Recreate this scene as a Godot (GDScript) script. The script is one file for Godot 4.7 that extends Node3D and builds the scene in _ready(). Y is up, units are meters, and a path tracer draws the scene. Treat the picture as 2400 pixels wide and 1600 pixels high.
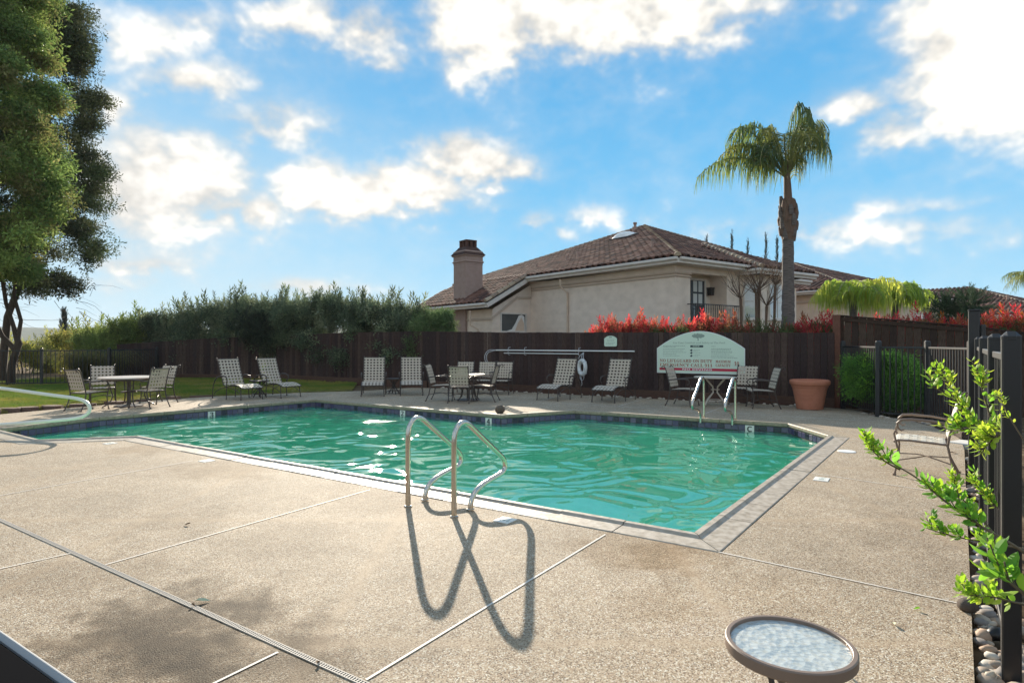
extends Node3D

# ---------------------------------------------------------------- measuring
const F := 1450.0    # focal length of the photograph, in its pixels
const EYE := 1.52
const U := Vector2(0.833, -0.553)   # along the pool, to the right and nearer (x, distance)
const V := Vector2(0.553, 0.833)    # across the pool, away
var rng := RandomNumberGenerator.new()
var M := {}
var taken := {}

func gp(px: float, py: float) -> Vector2:   # a point on the ground as (x, distance)
	var d := F * EYE / (py - 800.0)
	return Vector2((px - 1200.0) / F * d, d)

func w3(p: Vector2, y := 0.0) -> Vector3:
	return Vector3(p.x, y, -p.y)

func sp(px: float, py: float, d: float) -> Vector3:
	return Vector3((px - 1200.0) / F * d, EYE + (800.0 - py) / F * d, -d)

func lin(r: float, g: float, b: float) -> Color:
	return Color(r, g, b).linear_to_srgb()

func rf(a: float, b: float) -> float:
	return rng.randf_range(a, b)

func yaw(f: Vector2) -> float:      # turns local +z to the heading f
	return atan2(f.x, -f.y)

# ---------------------------------------------------------------- mesh builder
class MB:
	var v := PackedVector3Array()
	var n := PackedVector3Array()
	var uv := PackedVector2Array()
	var ix := PackedInt32Array()

	func face(p: Array, hint := Vector3.ZERO) -> void:
		var nn: Vector3 = (p[1] - p[0]).cross(p[2] - p[0]).normalized()
		if hint != Vector3.ZERO and nn.dot(hint) < 0.0:
			p = p.duplicate()
			p.reverse()
			nn = -nn
		var b := v.size()
		for q in p:
			v.append(q)
			n.append(nn)
			uv.append(Vector2(q.x, q.z))
		for k in range(1, p.size() - 1):
			ix.append_array([b, b + k + 1, b + k])

	func tri_n(a: Vector3, b: Vector3, c: Vector3, nn: Vector3) -> void:
		var k := v.size()
		for q in [a, b, c]:
			v.append(q)
			n.append(nn)
			uv.append(Vector2(q.x, q.z))
		if (b - a).cross(c - a).dot(nn) > 0.0:
			ix.append_array([k, k + 2, k + 1])
		else:
			ix.append_array([k, k + 1, k + 2])

	func box(t: Transform3D, s: Vector3, bev := 0.0) -> void:
		var h := s * 0.5
		var k := minf(bev, minf(h.x, minf(h.y, h.z)) * 0.9)
		for ax in 3:
			for sg in [-1.0, 1.0]:
				var a1 := (ax + 1) % 3
				var a2 := (ax + 2) % 3
				var pts := []
				for c in [[-1.0, -1.0], [1.0, -1.0], [1.0, 1.0], [-1.0, 1.0]]:
					var q := Vector3.ZERO
					q[ax] = sg * h[ax]
					q[a1] = c[0] * (h[a1] - k)
					q[a2] = c[1] * (h[a2] - k)
					pts.append(t * q)
				var hn := Vector3.ZERO
				hn[ax] = sg
				face(pts, t.basis * hn)
		if k <= 0.0:
			return
		for ax in 3:
			var a1 := (ax + 1) % 3
			var a2 := (ax + 2) % 3
			for s1 in [-1.0, 1.0]:
				for s2 in [-1.0, 1.0]:
					var pts := []
					for e in [-1.0, 1.0]:
						var q := Vector3.ZERO
						q[ax] = e * (h[ax] - k)
						var q1 := q
						q1[a1] = s1 * h[a1]
						q1[a2] = s2 * (h[a2] - k)
						var q2 := q
						q2[a1] = s1 * (h[a1] - k)
						q2[a2] = s2 * h[a2]
						if e < 0.0:
							pts.append(t * q1)
							pts.append(t * q2)
						else:
							pts.append(t * q2)
							pts.append(t * q1)
					var hn := Vector3.ZERO
					hn[a1] = s1
					hn[a2] = s2
					face(pts, t.basis * hn)
		for sx in [-1.0, 1.0]:
			for sy in [-1.0, 1.0]:
				for sz in [-1.0, 1.0]:
					face([t * Vector3(sx * h.x, sy * (h.y - k), sz * (h.z - k)), t * Vector3(sx * (h.x - k), sy * h.y, sz * (h.z - k)), t * Vector3(sx * (h.x - k), sy * (h.y - k), sz * h.z)], t.basis * Vector3(sx, sy, sz))

	func bx(c: Vector3, s: Vector3, bev := 0.0, turn := 0.0) -> void:
		box(Transform3D(Basis(Vector3.UP, turn), c), s, bev)

	func bar(a: Vector3, b: Vector3, w: float, h: float, bev := 0.0, up := Vector3.UP) -> void:  # a straight square bar
		var z := (b - a).normalized()
		if absf(z.dot(up)) > 0.98:
			up = Vector3.RIGHT
		var x := up.cross(z).normalized()
		var y := z.cross(x)
		box(Transform3D(Basis(x, y, z), (a + b) * 0.5), Vector3(w, h, a.distance_to(b)), bev)

	func tube(p: Array, r, sides := 8, caps := true, closed := false) -> void:
		var m := p.size()
		var up := Vector3.UP
		var base := v.size()
		var t0: Vector3 = (p[1] - p[0]).normalized()
		if absf(t0.dot(up)) > 0.9:
			up = Vector3.RIGHT
		var x := up.cross(t0).normalized()
		for i in m:
			var a: Vector3 = p[i - 1] if i > 0 else (p[m - 1] if closed else p[0])
			var b: Vector3 = p[i + 1] if i < m - 1 else (p[0] if closed else p[m - 1])
			var t := (b - a).normalized()
			x = (x - t * x.dot(t)).normalized()
			var y := t.cross(x)
			var rr: float = r[i] if r is Array else r
			for k in sides:
				var an := TAU * k / sides
				var d := x * cos(an) + y * sin(an)
				v.append(p[i] + d * rr)
				n.append(d)
				uv.append(Vector2(float(k) / sides, float(i)))
		for i in (m if closed else m - 1):
			for k in sides:
				var a := base + i * sides + k
				var b := base + i * sides + (k + 1) % sides
				var j := (i + 1) % m
				var c := base + j * sides + (k + 1) % sides
				var d := base + j * sides + k
				ix.append_array([a, c, b, a, d, c])
		if caps and not closed:
			for e in [0, m - 1]:
				var ring := []
				for k in sides:
					ring.append(v[base + e * sides + k])
				var hn: Vector3 = p[0] - p[1] if e == 0 else p[m - 1] - p[m - 2]
				face(ring, hn)

	func lathe(prof: Array, sides := 24, t := Transform3D(), smooth := false) -> void:   # (radius, height) from bottom to top, outside
		for i in prof.size() - 1:
			var base := v.size()
			for e in 2:
				var q: Vector2 = prof[i + e]
				var d: Vector2 = prof[i + 1] - prof[i]
				if smooth:
					d = prof[mini(i + e + 1, prof.size() - 1)] - prof[maxi(i + e - 1, 0)]
				var nn := Vector2(d.y, -d.x).normalized()
				for k in sides + 1:
					var an := TAU * k / sides
					v.append(t * Vector3(q.x * cos(an), q.y, q.x * sin(an)))
					n.append((t.basis * Vector3(nn.x * cos(an), nn.y, nn.x * sin(an))).normalized())
					uv.append(Vector2(float(k) / sides, q.y))
			for k in sides:
				var a := base + k
				var c := base + sides + 1 + k
				ix.append_array([a, a + 1, c + 1, a, c + 1, c])

	func prism(poly: Array, y0: float, y1: float) -> void:   # a flat outline (Vector3 with any y) pulled up from y0 to y1
		var pts := PackedVector2Array()
		for q in poly:
			pts.append(Vector2(q.x, q.z))
		var tri := Geometry2D.triangulate_polygon(pts)
		for k in range(0, tri.size(), 3):
			var a := []
			var b := []
			for e in 3:
				a.append(Vector3(pts[tri[k + e]].x, y1, pts[tri[k + e]].y))
				b.append(Vector3(pts[tri[k + e]].x, y0, pts[tri[k + e]].y))
			face(a, Vector3.UP)
			face(b, Vector3.DOWN)
		var cw := Geometry2D.is_polygon_clockwise(pts)
		for k in pts.size():
			var a := pts[k]
			var b := pts[(k + 1) % pts.size()]
			var d := b - a
			var hn := Vector3(d.y, 0, -d.x) * (-1.0 if cw else 1.0)
			face([Vector3(a.x, y0, a.y), Vector3(b.x, y0, b.y), Vector3(b.x, y1, b.y), Vector3(a.x, y1, a.y)], hn)

	func strap(p: Array, side: Vector3, w: float, nr: Array, th := 0.003) -> void:   # a thin band along p, across side
		for i in p.size() - 1:
			var a: Vector3 = p[i]
			var b: Vector3 = p[i + 1]
			var s := side * w * 0.5
			var na: Vector3 = nr[i] * th * 0.5
			var nb: Vector3 = nr[i + 1] * th * 0.5
			face([a - s + na, a + s + na, b + s + nb, b - s + nb], na)
			face([a - s - na, a + s - na, b + s - nb, b - s - nb], -na)
			face([a - s - na, a - s + na, b - s + nb, b - s - nb], -side)
			face([a + s - na, a + s + na, b + s + nb, b + s - nb], side)

	func leaf(o: Vector3, dir: Vector3, up: Vector3, l: float, w: float, fold := 0.25) -> void:
		var s := dir.cross(up).normalized()
		var nn := s.cross(dir).normalized()
		var mid := o + dir * l * 0.5
		var a := mid + s * w * 0.5 + nn * w * fold
		var b := mid - s * w * 0.5 + nn * w * fold
		var tip := o + dir * l - nn * l * 0.08
		face([o, a, tip], nn)
		face([o, tip, b], nn)

	func done(mat: Material) -> ArrayMesh:
		var arr := []
		arr.resize(Mesh.ARRAY_MAX)
		arr[Mesh.ARRAY_VERTEX] = v
		arr[Mesh.ARRAY_NORMAL] = n
		arr[Mesh.ARRAY_TEX_UV] = uv
		arr[Mesh.ARRAY_INDEX] = ix
		var m := ArrayMesh.new()
		m.add_surface_from_arrays(Mesh.PRIMITIVE_TRIANGLES, arr)
		m.surface_set_material(0, mat)
		return m

# ---------------------------------------------------------------- things and parts
func numbered(called: String) -> String:
	var k: int = taken.get(called, 0)
	taken[called] = k + 1
	return called if k == 0 else "%s_%03d" % [called, k]

func thing(called: String, label: String, category: String, at := Vector3.ZERO, turn := 0.0, group := "") -> Node3D:
	var o := Node3D.new()
	o.name = numbered(called)
	add_child(o)
	o.position = at
	o.rotation.y = turn
	o.set_meta("label", label)
	o.set_meta("category", category)
	if group:
		o.set_meta("group", group)
	return o

func part(called: String, m, parent: Node3D, mat: Material = null) -> MeshInstance3D:
	var o := MeshInstance3D.new()
	o.name = called
	o.mesh = m.done(mat) if m is MB else m
	if mat and not (m is MB):
		o.material_override = mat
	parent.add_child(o, true)
	return o

func structure(called: String, m, mat: Material = null) -> MeshInstance3D:
	var o := part(numbered(called), m, self, mat)
	o.set_meta("kind", "structure")
	return o

func single(called: String, m, mat: Material, label: String, category: String, at := Vector3.ZERO, turn := 0.0, group := "") -> MeshInstance3D:
	var o := part(numbered(called), m, self, mat)
	o.position = at
	o.rotation.y = turn
	o.set_meta("label", label)
	o.set_meta("category", category)
	if group:
		o.set_meta("group", group)
	return o

func dup(root: Node3D, base: String, at: Vector3, turn: float, label: String, group := "") -> Node3D:
	var r: Node3D = root.duplicate()
	r.name = numbered(base)
	add_child(r)
	r.position = at
	r.rotation.y = turn
	r.set_meta("label", label)
	if group:
		r.set_meta("group", group)
	return r

func copies(called: String, mesh: Mesh, places: Array, colors: Array, parent: Node3D) -> MultiMeshInstance3D:
	var mm := MultiMesh.new()
	mm.transform_format = MultiMesh.TRANSFORM_3D
	mm.use_colors = true
	mm.mesh = mesh
	mm.instance_count = places.size()
	for i in places.size():
		mm.set_instance_transform(i, places[i])
		mm.set_instance_color(i, colors[i])
	var o := MultiMeshInstance3D.new()
	o.name = called
	o.multimesh = mm
	o.set_meta("kind", "stuff")
	parent.add_child(o, true)
	return o

# ---------------------------------------------------------------- materials
func mat(c: Color, rough := 0.8, metal := 0.0, spec := 0.5) -> StandardMaterial3D:
	var m := StandardMaterial3D.new()
	m.albedo_color = c
	m.roughness = rough
	m.metallic = metal
	m.metallic_specular = spec
	return m

func noise(freq: float, kind := FastNoiseLite.TYPE_SIMPLEX_SMOOTH, oct := 4, sd := 1) -> FastNoiseLite:
	var f := FastNoiseLite.new()
	f.noise_type = kind
	f.frequency = freq
	f.fractal_octaves = oct
	f.seed = sd
	if oct <= 1:
		f.fractal_type = FastNoiseLite.FRACTAL_NONE
	return f

func ntex(f: FastNoiseLite, size: int, stops: Array, norm := true) -> NoiseTexture2D:
	var t := NoiseTexture2D.new()
	t.width = size
	t.height = size
	t.seamless = true
	t.normalize = norm
	t.noise = f
	if stops.size():
		var g := Gradient.new()
		var off := PackedFloat32Array()
		var col := PackedColorArray()
		for s in stops:
			off.append(s[0])
			col.append(s[1])
		g.offsets = off
		g.colors = col
		t.color_ramp = g
	return t

func tri(m: StandardMaterial3D, t: Texture2D, scale: Vector3) -> StandardMaterial3D:
	m.albedo_texture = t
	m.uv1_triplanar = true
	m.uv1_world_triplanar = true
	m.uv1_scale = scale
	return m

func bump(m: StandardMaterial3D, t: Texture2D, cm: float) -> StandardMaterial3D:
	m.heightmap_enabled = true
	m.heightmap_texture = t
	m.heightmap_scale = cm
	return m

func thru(c: Color, strength: float) -> Color:    # light that comes through a leaf has the leaf's colour, a little yellower
	var l := c.srgb_to_linear()
	l = Color(l.r * 1.15, l.g * 1.1, l.b * 0.6)
	var k := strength / maxf(l.r, maxf(l.g, l.b))
	return Color(l.r * k, l.g * k, l.b * k).linear_to_srgb()

func leafmat(through: Color, rough := 0.65) -> StandardMaterial3D:
	var m := mat(Color.WHITE, rough, 0.0, 0.25)
	m.vertex_color_use_as_albedo = true
	m.backlight_enabled = true
	m.backlight = through
	m.cull_mode = BaseMaterial3D.CULL_DISABLED
	return m

func make_materials() -> void:
	var fine := ntex(noise(0.09, FastNoiseLite.TYPE_SIMPLEX_SMOOTH, 5, 3), 512, [])
	var blotch := ntex(noise(0.012, FastNoiseLite.TYPE_SIMPLEX_SMOOTH, 5, 5), 512, [[0.0, Color(0.90, 0.89, 0.88)], [0.5, Color(0.96, 0.955, 0.95)], [1.0, Color(1, 1, 1)]])
	# exposed aggregate: pebbles of five or six tones
	var cell := noise(0.36, FastNoiseLite.TYPE_CELLULAR, 1, 11)
	cell.cellular_return_type = FastNoiseLite.RETURN_CELL_VALUE
	cell.cellular_jitter = 1.0
	var peb := ntex(cell, 1024, [[0.0, lin(0.13, 0.09, 0.065)], [0.14, lin(0.23, 0.17, 0.125)], [0.3, lin(0.36, 0.265, 0.19)], [0.5, lin(0.46, 0.355, 0.265)], [0.66, lin(0.54, 0.44, 0.345)], [0.8, lin(0.42, 0.335, 0.25)], [0.9, lin(0.64, 0.58, 0.51)], [1.0, lin(0.76, 0.72, 0.67)]])
	var cd := noise(0.36, FastNoiseLite.TYPE_CELLULAR, 1, 11)
	cd.cellular_return_type = FastNoiseLite.RETURN_DISTANCE
	cd.cellular_jitter = 1.0
	var pebh := ntex(cd, 1024, [[0.0, Color.WHITE], [1.0, Color.BLACK]])
	M.deck = bump(tri(mat(Color(0.965, 0.962, 0.935), 0.8, 0.0, 0.3), peb, Vector3.ONE / 2.15), pebh, 0.28)
	M.deck.detail_enabled = true
	M.deck.detail_albedo = stain_map()
	M.deck.detail_blend_mode = BaseMaterial3D.BLEND_MODE_MUL
	M.deck.detail_uv_layer = BaseMaterial3D.DETAIL_UV_2
	M.deck.uv2_triplanar = true
	M.deck.uv2_world_triplanar = true
	M.deck.uv2_scale = Vector3.ONE / 24.0
	M.deck.uv2_offset = Vector3(0.5, 0, 22.0 / 24.0)
	M.joint = mat(lin(0.62, 0.58, 0.52), 0.7)
	M.drain = mat(lin(0.40, 0.36, 0.31), 0.7)
	var stone := ntex(noise(0.03, FastNoiseLite.TYPE_SIMPLEX_SMOOTH, 6, 9), 512, [[0.0, lin(0.20, 0.16, 0.115)], [0.35, lin(0.33, 0.275, 0.21)], [0.7, lin(0.42, 0.36, 0.29)], [1.0, lin(0.5, 0.44, 0.37)]])
	M.coping = bump(tri(mat(Color.WHITE, 0.55), stone, Vector3.ONE / 1.7), fine, 0.15)
	M.coping_far = bump(tri(mat(Color(0.92, 0.90, 0.85), 0.6), stone, Vector3.ONE / 1.1), fine, 0.15)
	M.grout = mat(lin(0.10, 0.085, 0.07), 0.9)
	M.plaster = tri(mat(lin(0.38, 0.80, 0.60), 0.8), blotch, Vector3.ONE / 2.5)
	M.plaster_line = mat(lin(0.03, 0.10, 0.16), 0.6)
	M.tiles = [mat(lin(0.075, 0.06, 0.125), 0.15), mat(lin(0.095, 0.08, 0.14), 0.15), mat(lin(0.028, 0.026, 0.045), 0.12), mat(lin(0.125, 0.105, 0.16), 0.2)]
	M.white_tile = mat(lin(0.72, 0.70, 0.64), 0.5)
	M.black = mat(lin(0.012, 0.012, 0.013), 0.5)
	M.water = mat(Color(lin(0.018, 0.42, 0.25), 0.46), 0.02, 0.0, 0.7)
	M.water.transparency = BaseMaterial3D.TRANSPARENCY_ALPHA
	var soil := ntex(noise(0.02, FastNoiseLite.TYPE_SIMPLEX_SMOOTH, 6, 21), 512, [[0.0, lin(0.05, 0.033, 0.02)], [0.5, lin(0.12, 0.085, 0.055)], [1.0, lin(0.22, 0.17, 0.11)]])
	M.soil = tri(mat(Color.WHITE, 0.95, 0.0, 0.1), soil, Vector3.ONE / 2.0)
	var turf := ntex(noise(0.018, FastNoiseLite.TYPE_SIMPLEX_SMOOTH, 6, 23), 512, [[0.0, lin(0.11, 0.085, 0.045)], [0.45, lin(0.17, 0.16, 0.055)], [1.0, lin(0.24, 0.23, 0.07)]])
	M.turf = tri(mat(Color.WHITE, 0.95, 0.0, 0.1), turf, Vector3.ONE / 3.0)
	M.hill = tri(mat(Color.WHITE, 1.0, 0.0, 0.0), ntex(noise(0.02, FastNoiseLite.TYPE_SIMPLEX_SMOOTH, 5, 27), 256, [[0.0, lin(0.06, 0.075, 0.04)], [1.0, lin(0.16, 0.15, 0.08)]]), Vector3.ONE / 400.0)
	# wood
	var grain := noise(0.05, FastNoiseLite.TYPE_SIMPLEX_SMOOTH, 5, 31)
	var gt := ntex(grain, 512, [[0.0, Color(0.5, 0.46, 0.44)], [0.45, Color(0.82, 0.78, 0.75)], [1.0, Color(1, 1, 1)]])
	M.wood = []
	for c in [lin(0.080, 0.050, 0.048), lin(0.098, 0.063, 0.058), lin(0.063, 0.043, 0.044), lin(0.13, 0.09, 0.078), lin(0.088, 0.062, 0.062)]:
		M.wood.append(bump(tri(mat(c, 0.8, 0.0, 0.3), gt, Vector3(2.6, 0.22, 2.6)), gt, 0.25))
	M.redwood = []
	for c in [lin(0.085, 0.054, 0.041), lin(0.11, 0.074, 0.056), lin(0.068, 0.045, 0.037), lin(0.13, 0.09, 0.07)]:
		M.redwood.append(bump(tri(mat(c, 0.8, 0.0, 0.3), gt, Vector3(2.6, 0.22, 2.6)), gt, 0.25))
	M.redpost = bump(tri(mat(lin(0.22, 0.085, 0.05), 0.75), gt, Vector3(2.6, 0.22, 2.6)), gt, 0.2)
	M.kick = bump(tri(mat(lin(0.14, 0.075, 0.052), 0.85), gt, Vector3(0.3, 2.6, 0.3)), gt, 0.2)
	M.bark = bump(tri(mat(lin(0.10, 0.072, 0.055), 0.9), gt, Vector3(2.2, 0.6, 2.2)), gt, 1.0)
	M.bare = tri(mat(lin(0.25, 0.17, 0.12), 0.85), gt, Vector3(2.0, 0.8, 2.0))
	M.palmbark = bump(tri(mat(lin(0.24, 0.20, 0.18), 0.9), ntex(noise(0.02, FastNoiseLite.TYPE_SIMPLEX_SMOOTH, 5, 35), 512, [[0.0, Color(0.55, 0.52, 0.5)], [1.0, Color.WHITE]]), Vector3(0.5, 3.0, 0.5)), fine, 0.5)
	M.boot = bump(tri(mat(lin(0.26, 0.17, 0.125), 0.85), gt, Vector3(2.5, 1.0, 2.5)), gt, 0.6)
	# buildings
	M.stucco = bump(tri(mat(lin(0.88, 0.74, 0.62), 0.9, 0.0, 0.2), blotch, Vector3.ONE / 3.0), fine, 0.25)
	M.stucco2 = bump(tri(mat(lin(0.80, 0.63, 0.49), 0.9, 0.0, 0.2), blotch, Vector3.ONE / 3.0), fine, 0.25)
	M.trim = tri(mat(lin(0.74, 0.68, 0.62), 0.7), blotch, Vector3.ONE / 2.0)
	M.band = mat(lin(0.55, 0.43, 0.34), 0.85)
	M.chimney = bump(tri(mat(lin(0.40, 0.29, 0.25), 0.95, 0.0, 0.2), blotch, Vector3.ONE / 1.6), fine, 0.3)
	M.rooftile = mat(Color.WHITE, 0.85, 0.0, 0.3)
	M.rooftile.vertex_color_use_as_albedo = true
	M.tilevar = []
	for c in [lin(0.145, 0.070, 0.050), lin(0.10, 0.050, 0.038), lin(0.18, 0.09, 0.065), lin(0.07, 0.039, 0.032), lin(0.23, 0.13, 0.095)]:
		M.tilevar.append(mat(c, 0.85, 0.0, 0.3))
	M.ridge = [mat(lin(0.34, 0.25, 0.17), 0.85), mat(lin(0.25, 0.18, 0.13), 0.85), mat(lin(0.40, 0.31, 0.22), 0.85)]
	M.roofbase = mat(lin(0.06, 0.04, 0.033), 0.95)
	M.glass = mat(lin(0.05, 0.06, 0.065), 0.04, 0.0, 0.8)
	M.curtain = mat(lin(0.62, 0.64, 0.62), 0.8)
	M.doorblue = mat(lin(0.035, 0.045, 0.055), 0.45)
	M.iron_matte = mat(lin(0.008, 0.008, 0.009), 0.85, 0.0, 0.05)
	M.lit_edge_paint = mat(lin(0.30, 0.31, 0.32), 0.7, 0.0, 0.2)  # pale colour for the painted sunlit edge of the near rail
	M.iron = mat(lin(0.010, 0.010, 0.012), 0.42, 0.0, 0.5)
	M.iron.clearcoat_enabled = true
	M.iron.clearcoat = 0.15
	M.iron.clearcoat_roughness = 0.3
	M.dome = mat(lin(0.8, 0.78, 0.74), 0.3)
	# furniture
	M.bronze = mat(lin(0.055, 0.038, 0.032), 0.42, 0.0, 0.5)
	M.taupe = mat(lin(0.20, 0.14, 0.105), 0.45, 0.0, 0.5)
	M.strap = mat(lin(0.50, 0.42, 0.335), 0.55, 0.0, 0.4)
	M.tabletop = mat(lin(0.50, 0.44, 0.39), 0.35)
	M.beige = mat(lin(0.52, 0.44, 0.36), 0.5)
	M.steel = mat(lin(0.56, 0.52, 0.46), 0.22, 1.0)
	M.whitetube = mat(lin(0.66, 0.68, 0.60), 0.35)
	M.terracotta = bump(tri(mat(lin(0.50, 0.20, 0.125), 0.85, 0.0, 0.2), blotch, Vector3.ONE / 0.9), fine, 0.2)
	M.signgreen = mat(lin(0.62, 0.74, 0.61), 0.5)
	M.signtext = mat(lin(0.36, 0.10, 0.055), 0.6)
	M.signred = mat(lin(0.50, 0.025, 0.06), 0.5)
	M.signgray = mat(lin(0.26, 0.33, 0.28), 0.6)
	M.signdark = mat(lin(0.05, 0.075, 0.075), 0.6)
	M.white = mat(lin(0.78, 0.78, 0.76), 0.45)
	M.rope = mat(lin(0.55, 0.56, 0.58), 0.8)
	M.ice = mat(Color(lin(0.62, 0.68, 0.68), 0.52), 0.2, 0.0, 0.6)
	M.ice.transparency = BaseMaterial3D.TRANSPARENCY_ALPHA
	bump(M.ice, ntex(noise(0.06, FastNoiseLite.TYPE_CELLULAR, 1, 41), 256, []), 0.6)
	M.ice.uv1_triplanar = true
	M.ice.uv1_world_triplanar = true
	M.ice.uv1_scale = Vector3.ONE / 0.42
	M.rocks = []
	for c in [lin(0.48, 0.40, 0.31), lin(0.34, 0.27, 0.21), lin(0.58, 0.52, 0.44), lin(0.42, 0.29, 0.20), lin(0.24, 0.21, 0.19)]:
		M.rocks.append(tri(mat(c, 0.75), blotch, Vector3.ONE / 0.3))
	M.darkrock = bump(tri(mat(lin(0.13, 0.10, 0.08), 0.9), blotch, Vector3.ONE / 0.2), fine, 0.6)
	M.flag = bump(tri(mat(lin(0.16, 0.10, 0.075), 0.9), blotch, Vector3.ONE / 0.8), fine, 0.5)
	# foliage
	M.leaf_dark = leafmat(Color(0.6, 0.6, 0.6))
	M.leaf_soft = leafmat(Color(0.85, 0.85, 0.85))
	M.leaf_bright = leafmat(Color(1.0, 1.0, 1.0), 0.6)
	M.fresh = []
	for c in [lin(0.19, 0.31, 0.04), lin(0.085, 0.19, 0.03), lin(0.30, 0.38, 0.07), lin(0.05, 0.115, 0.028)]:
		var m := mat(c, 0.5, 0.0, 0.3)
		m.backlight_enabled = true
		m.backlight = thru(c, 0.62)
		m.cull_mode = BaseMaterial3D.CULL_DISABLED
		M.fresh.append(m)
	M.stem = mat(lin(0.11, 0.085, 0.05), 0.8)
	M.deadleaf = mat(lin(0.16, 0.09, 0.04), 0.8)
	M.paleleaf = mat(lin(0.42, 0.45, 0.30), 0.8)

func stain_map() -> ImageTexture:   # dirt, damp and rust on the deck, 24 m square
	var s := 768
	var fine := noise(0.22, FastNoiseLite.TYPE_SIMPLEX_SMOOTH, 4, 53)
	var ju := gp(1419, 1253).dot(U)
	var jd := ju - gp(867, 1148).dot(U)
	var jv := gp(0, 1219).dot(V)
	var big := noise(0.0147, FastNoiseLite.TYPE_SIMPLEX_SMOOTH, 5, 51)
	var mid := noise(0.06, FastNoiseLite.TYPE_SIMPLEX_SMOOTH, 5, 52)
	var spots := []   # centre (x, distance), radius, depth, redness
	for q in [[400, 1450, 0.55, 0.56, 0.3], [300, 1530, 0.55, 0.40, 0.3], [520, 1490, 0.5, 0.45, 0.3], [620, 1560, 0.4, 0.35, 0.3], [150, 1350, 0.6, 0.18, 0.4], [700, 1250, 0.5, 0.12, 0.3], [450, 1220, 0.5, 0.14, 0.3], [760, 1560, 0.4, 0.12, 0.3], [1490, 1290, 0.42, 0.2, 1.0], [1590, 1310, 0.35, 0.22, 1.0], [560, 1100, 0.7, 0.2, 0.8], [850, 1170, 0.6, 0.16, 0.4], [340, 1050, 0.5, 0.2, 0.9], [1750, 1400, 0.5, 0.1, 0.6], [1560, 1420, 0.35, 0.1, 1.0], [2150, 1250, 0.6, 0.1, 0.3]]:
		spots.append([gp(q[0], q[1]), q[2], q[3], q[4]])
	var data := PackedByteArray()
	data.resize(s * s * 3)
	for j in s:
		for i in s:
			var x := (i + 0.5) / s * 24.0 - 12.0
			var d := 22.0 - (j + 0.5) / s * 24.0
			var b := big.get_noise_2d(i, j)
			var m := mid.get_noise_2d(i, j)
			var fn := fine.get_noise_2d(i, j)
			var pq := Vector2(x, d)
			var slab := int(floor((pq.dot(U) - ju) / jd)) * 7 + (3 if pq.dot(V) > jv else 0)
			var k := 0.90 + 0.17 * b + 0.12 * m + 0.10 * fn + 0.035 * sin(slab * 12.7)
			var red := 0.0
			for q in spots:
				var e: float = Vector2(x, d).distance_to(q[0]) / q[1]
				if e < 1.5:
					var f: float = smoothstep(1.25, 0.45, e + 0.6 * b + 0.5 * m + 0.35 * fn) * q[2]
					k *= 1.0 - f
					red += f * q[3]
			var o := (j * s + i) * 3
			data[o] = int(255.0 * pow(clampf(k * (1.0 + red * 0.25), 0.05, 1.0), 0.4545))
			data[o + 1] = int(255.0 * pow(clampf(k * (1.0 - red * 0.12), 0.05, 1.0), 0.4545))
			data[o + 2] = int(255.0 * pow(clampf(k * (1.0 - red * 0.6) * 0.98, 0.05, 1.0), 0.4545))
	return ImageTexture.create_from_image(Image.create_from_data(s, s, false, Image.FORMAT_RGB8, data))

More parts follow.
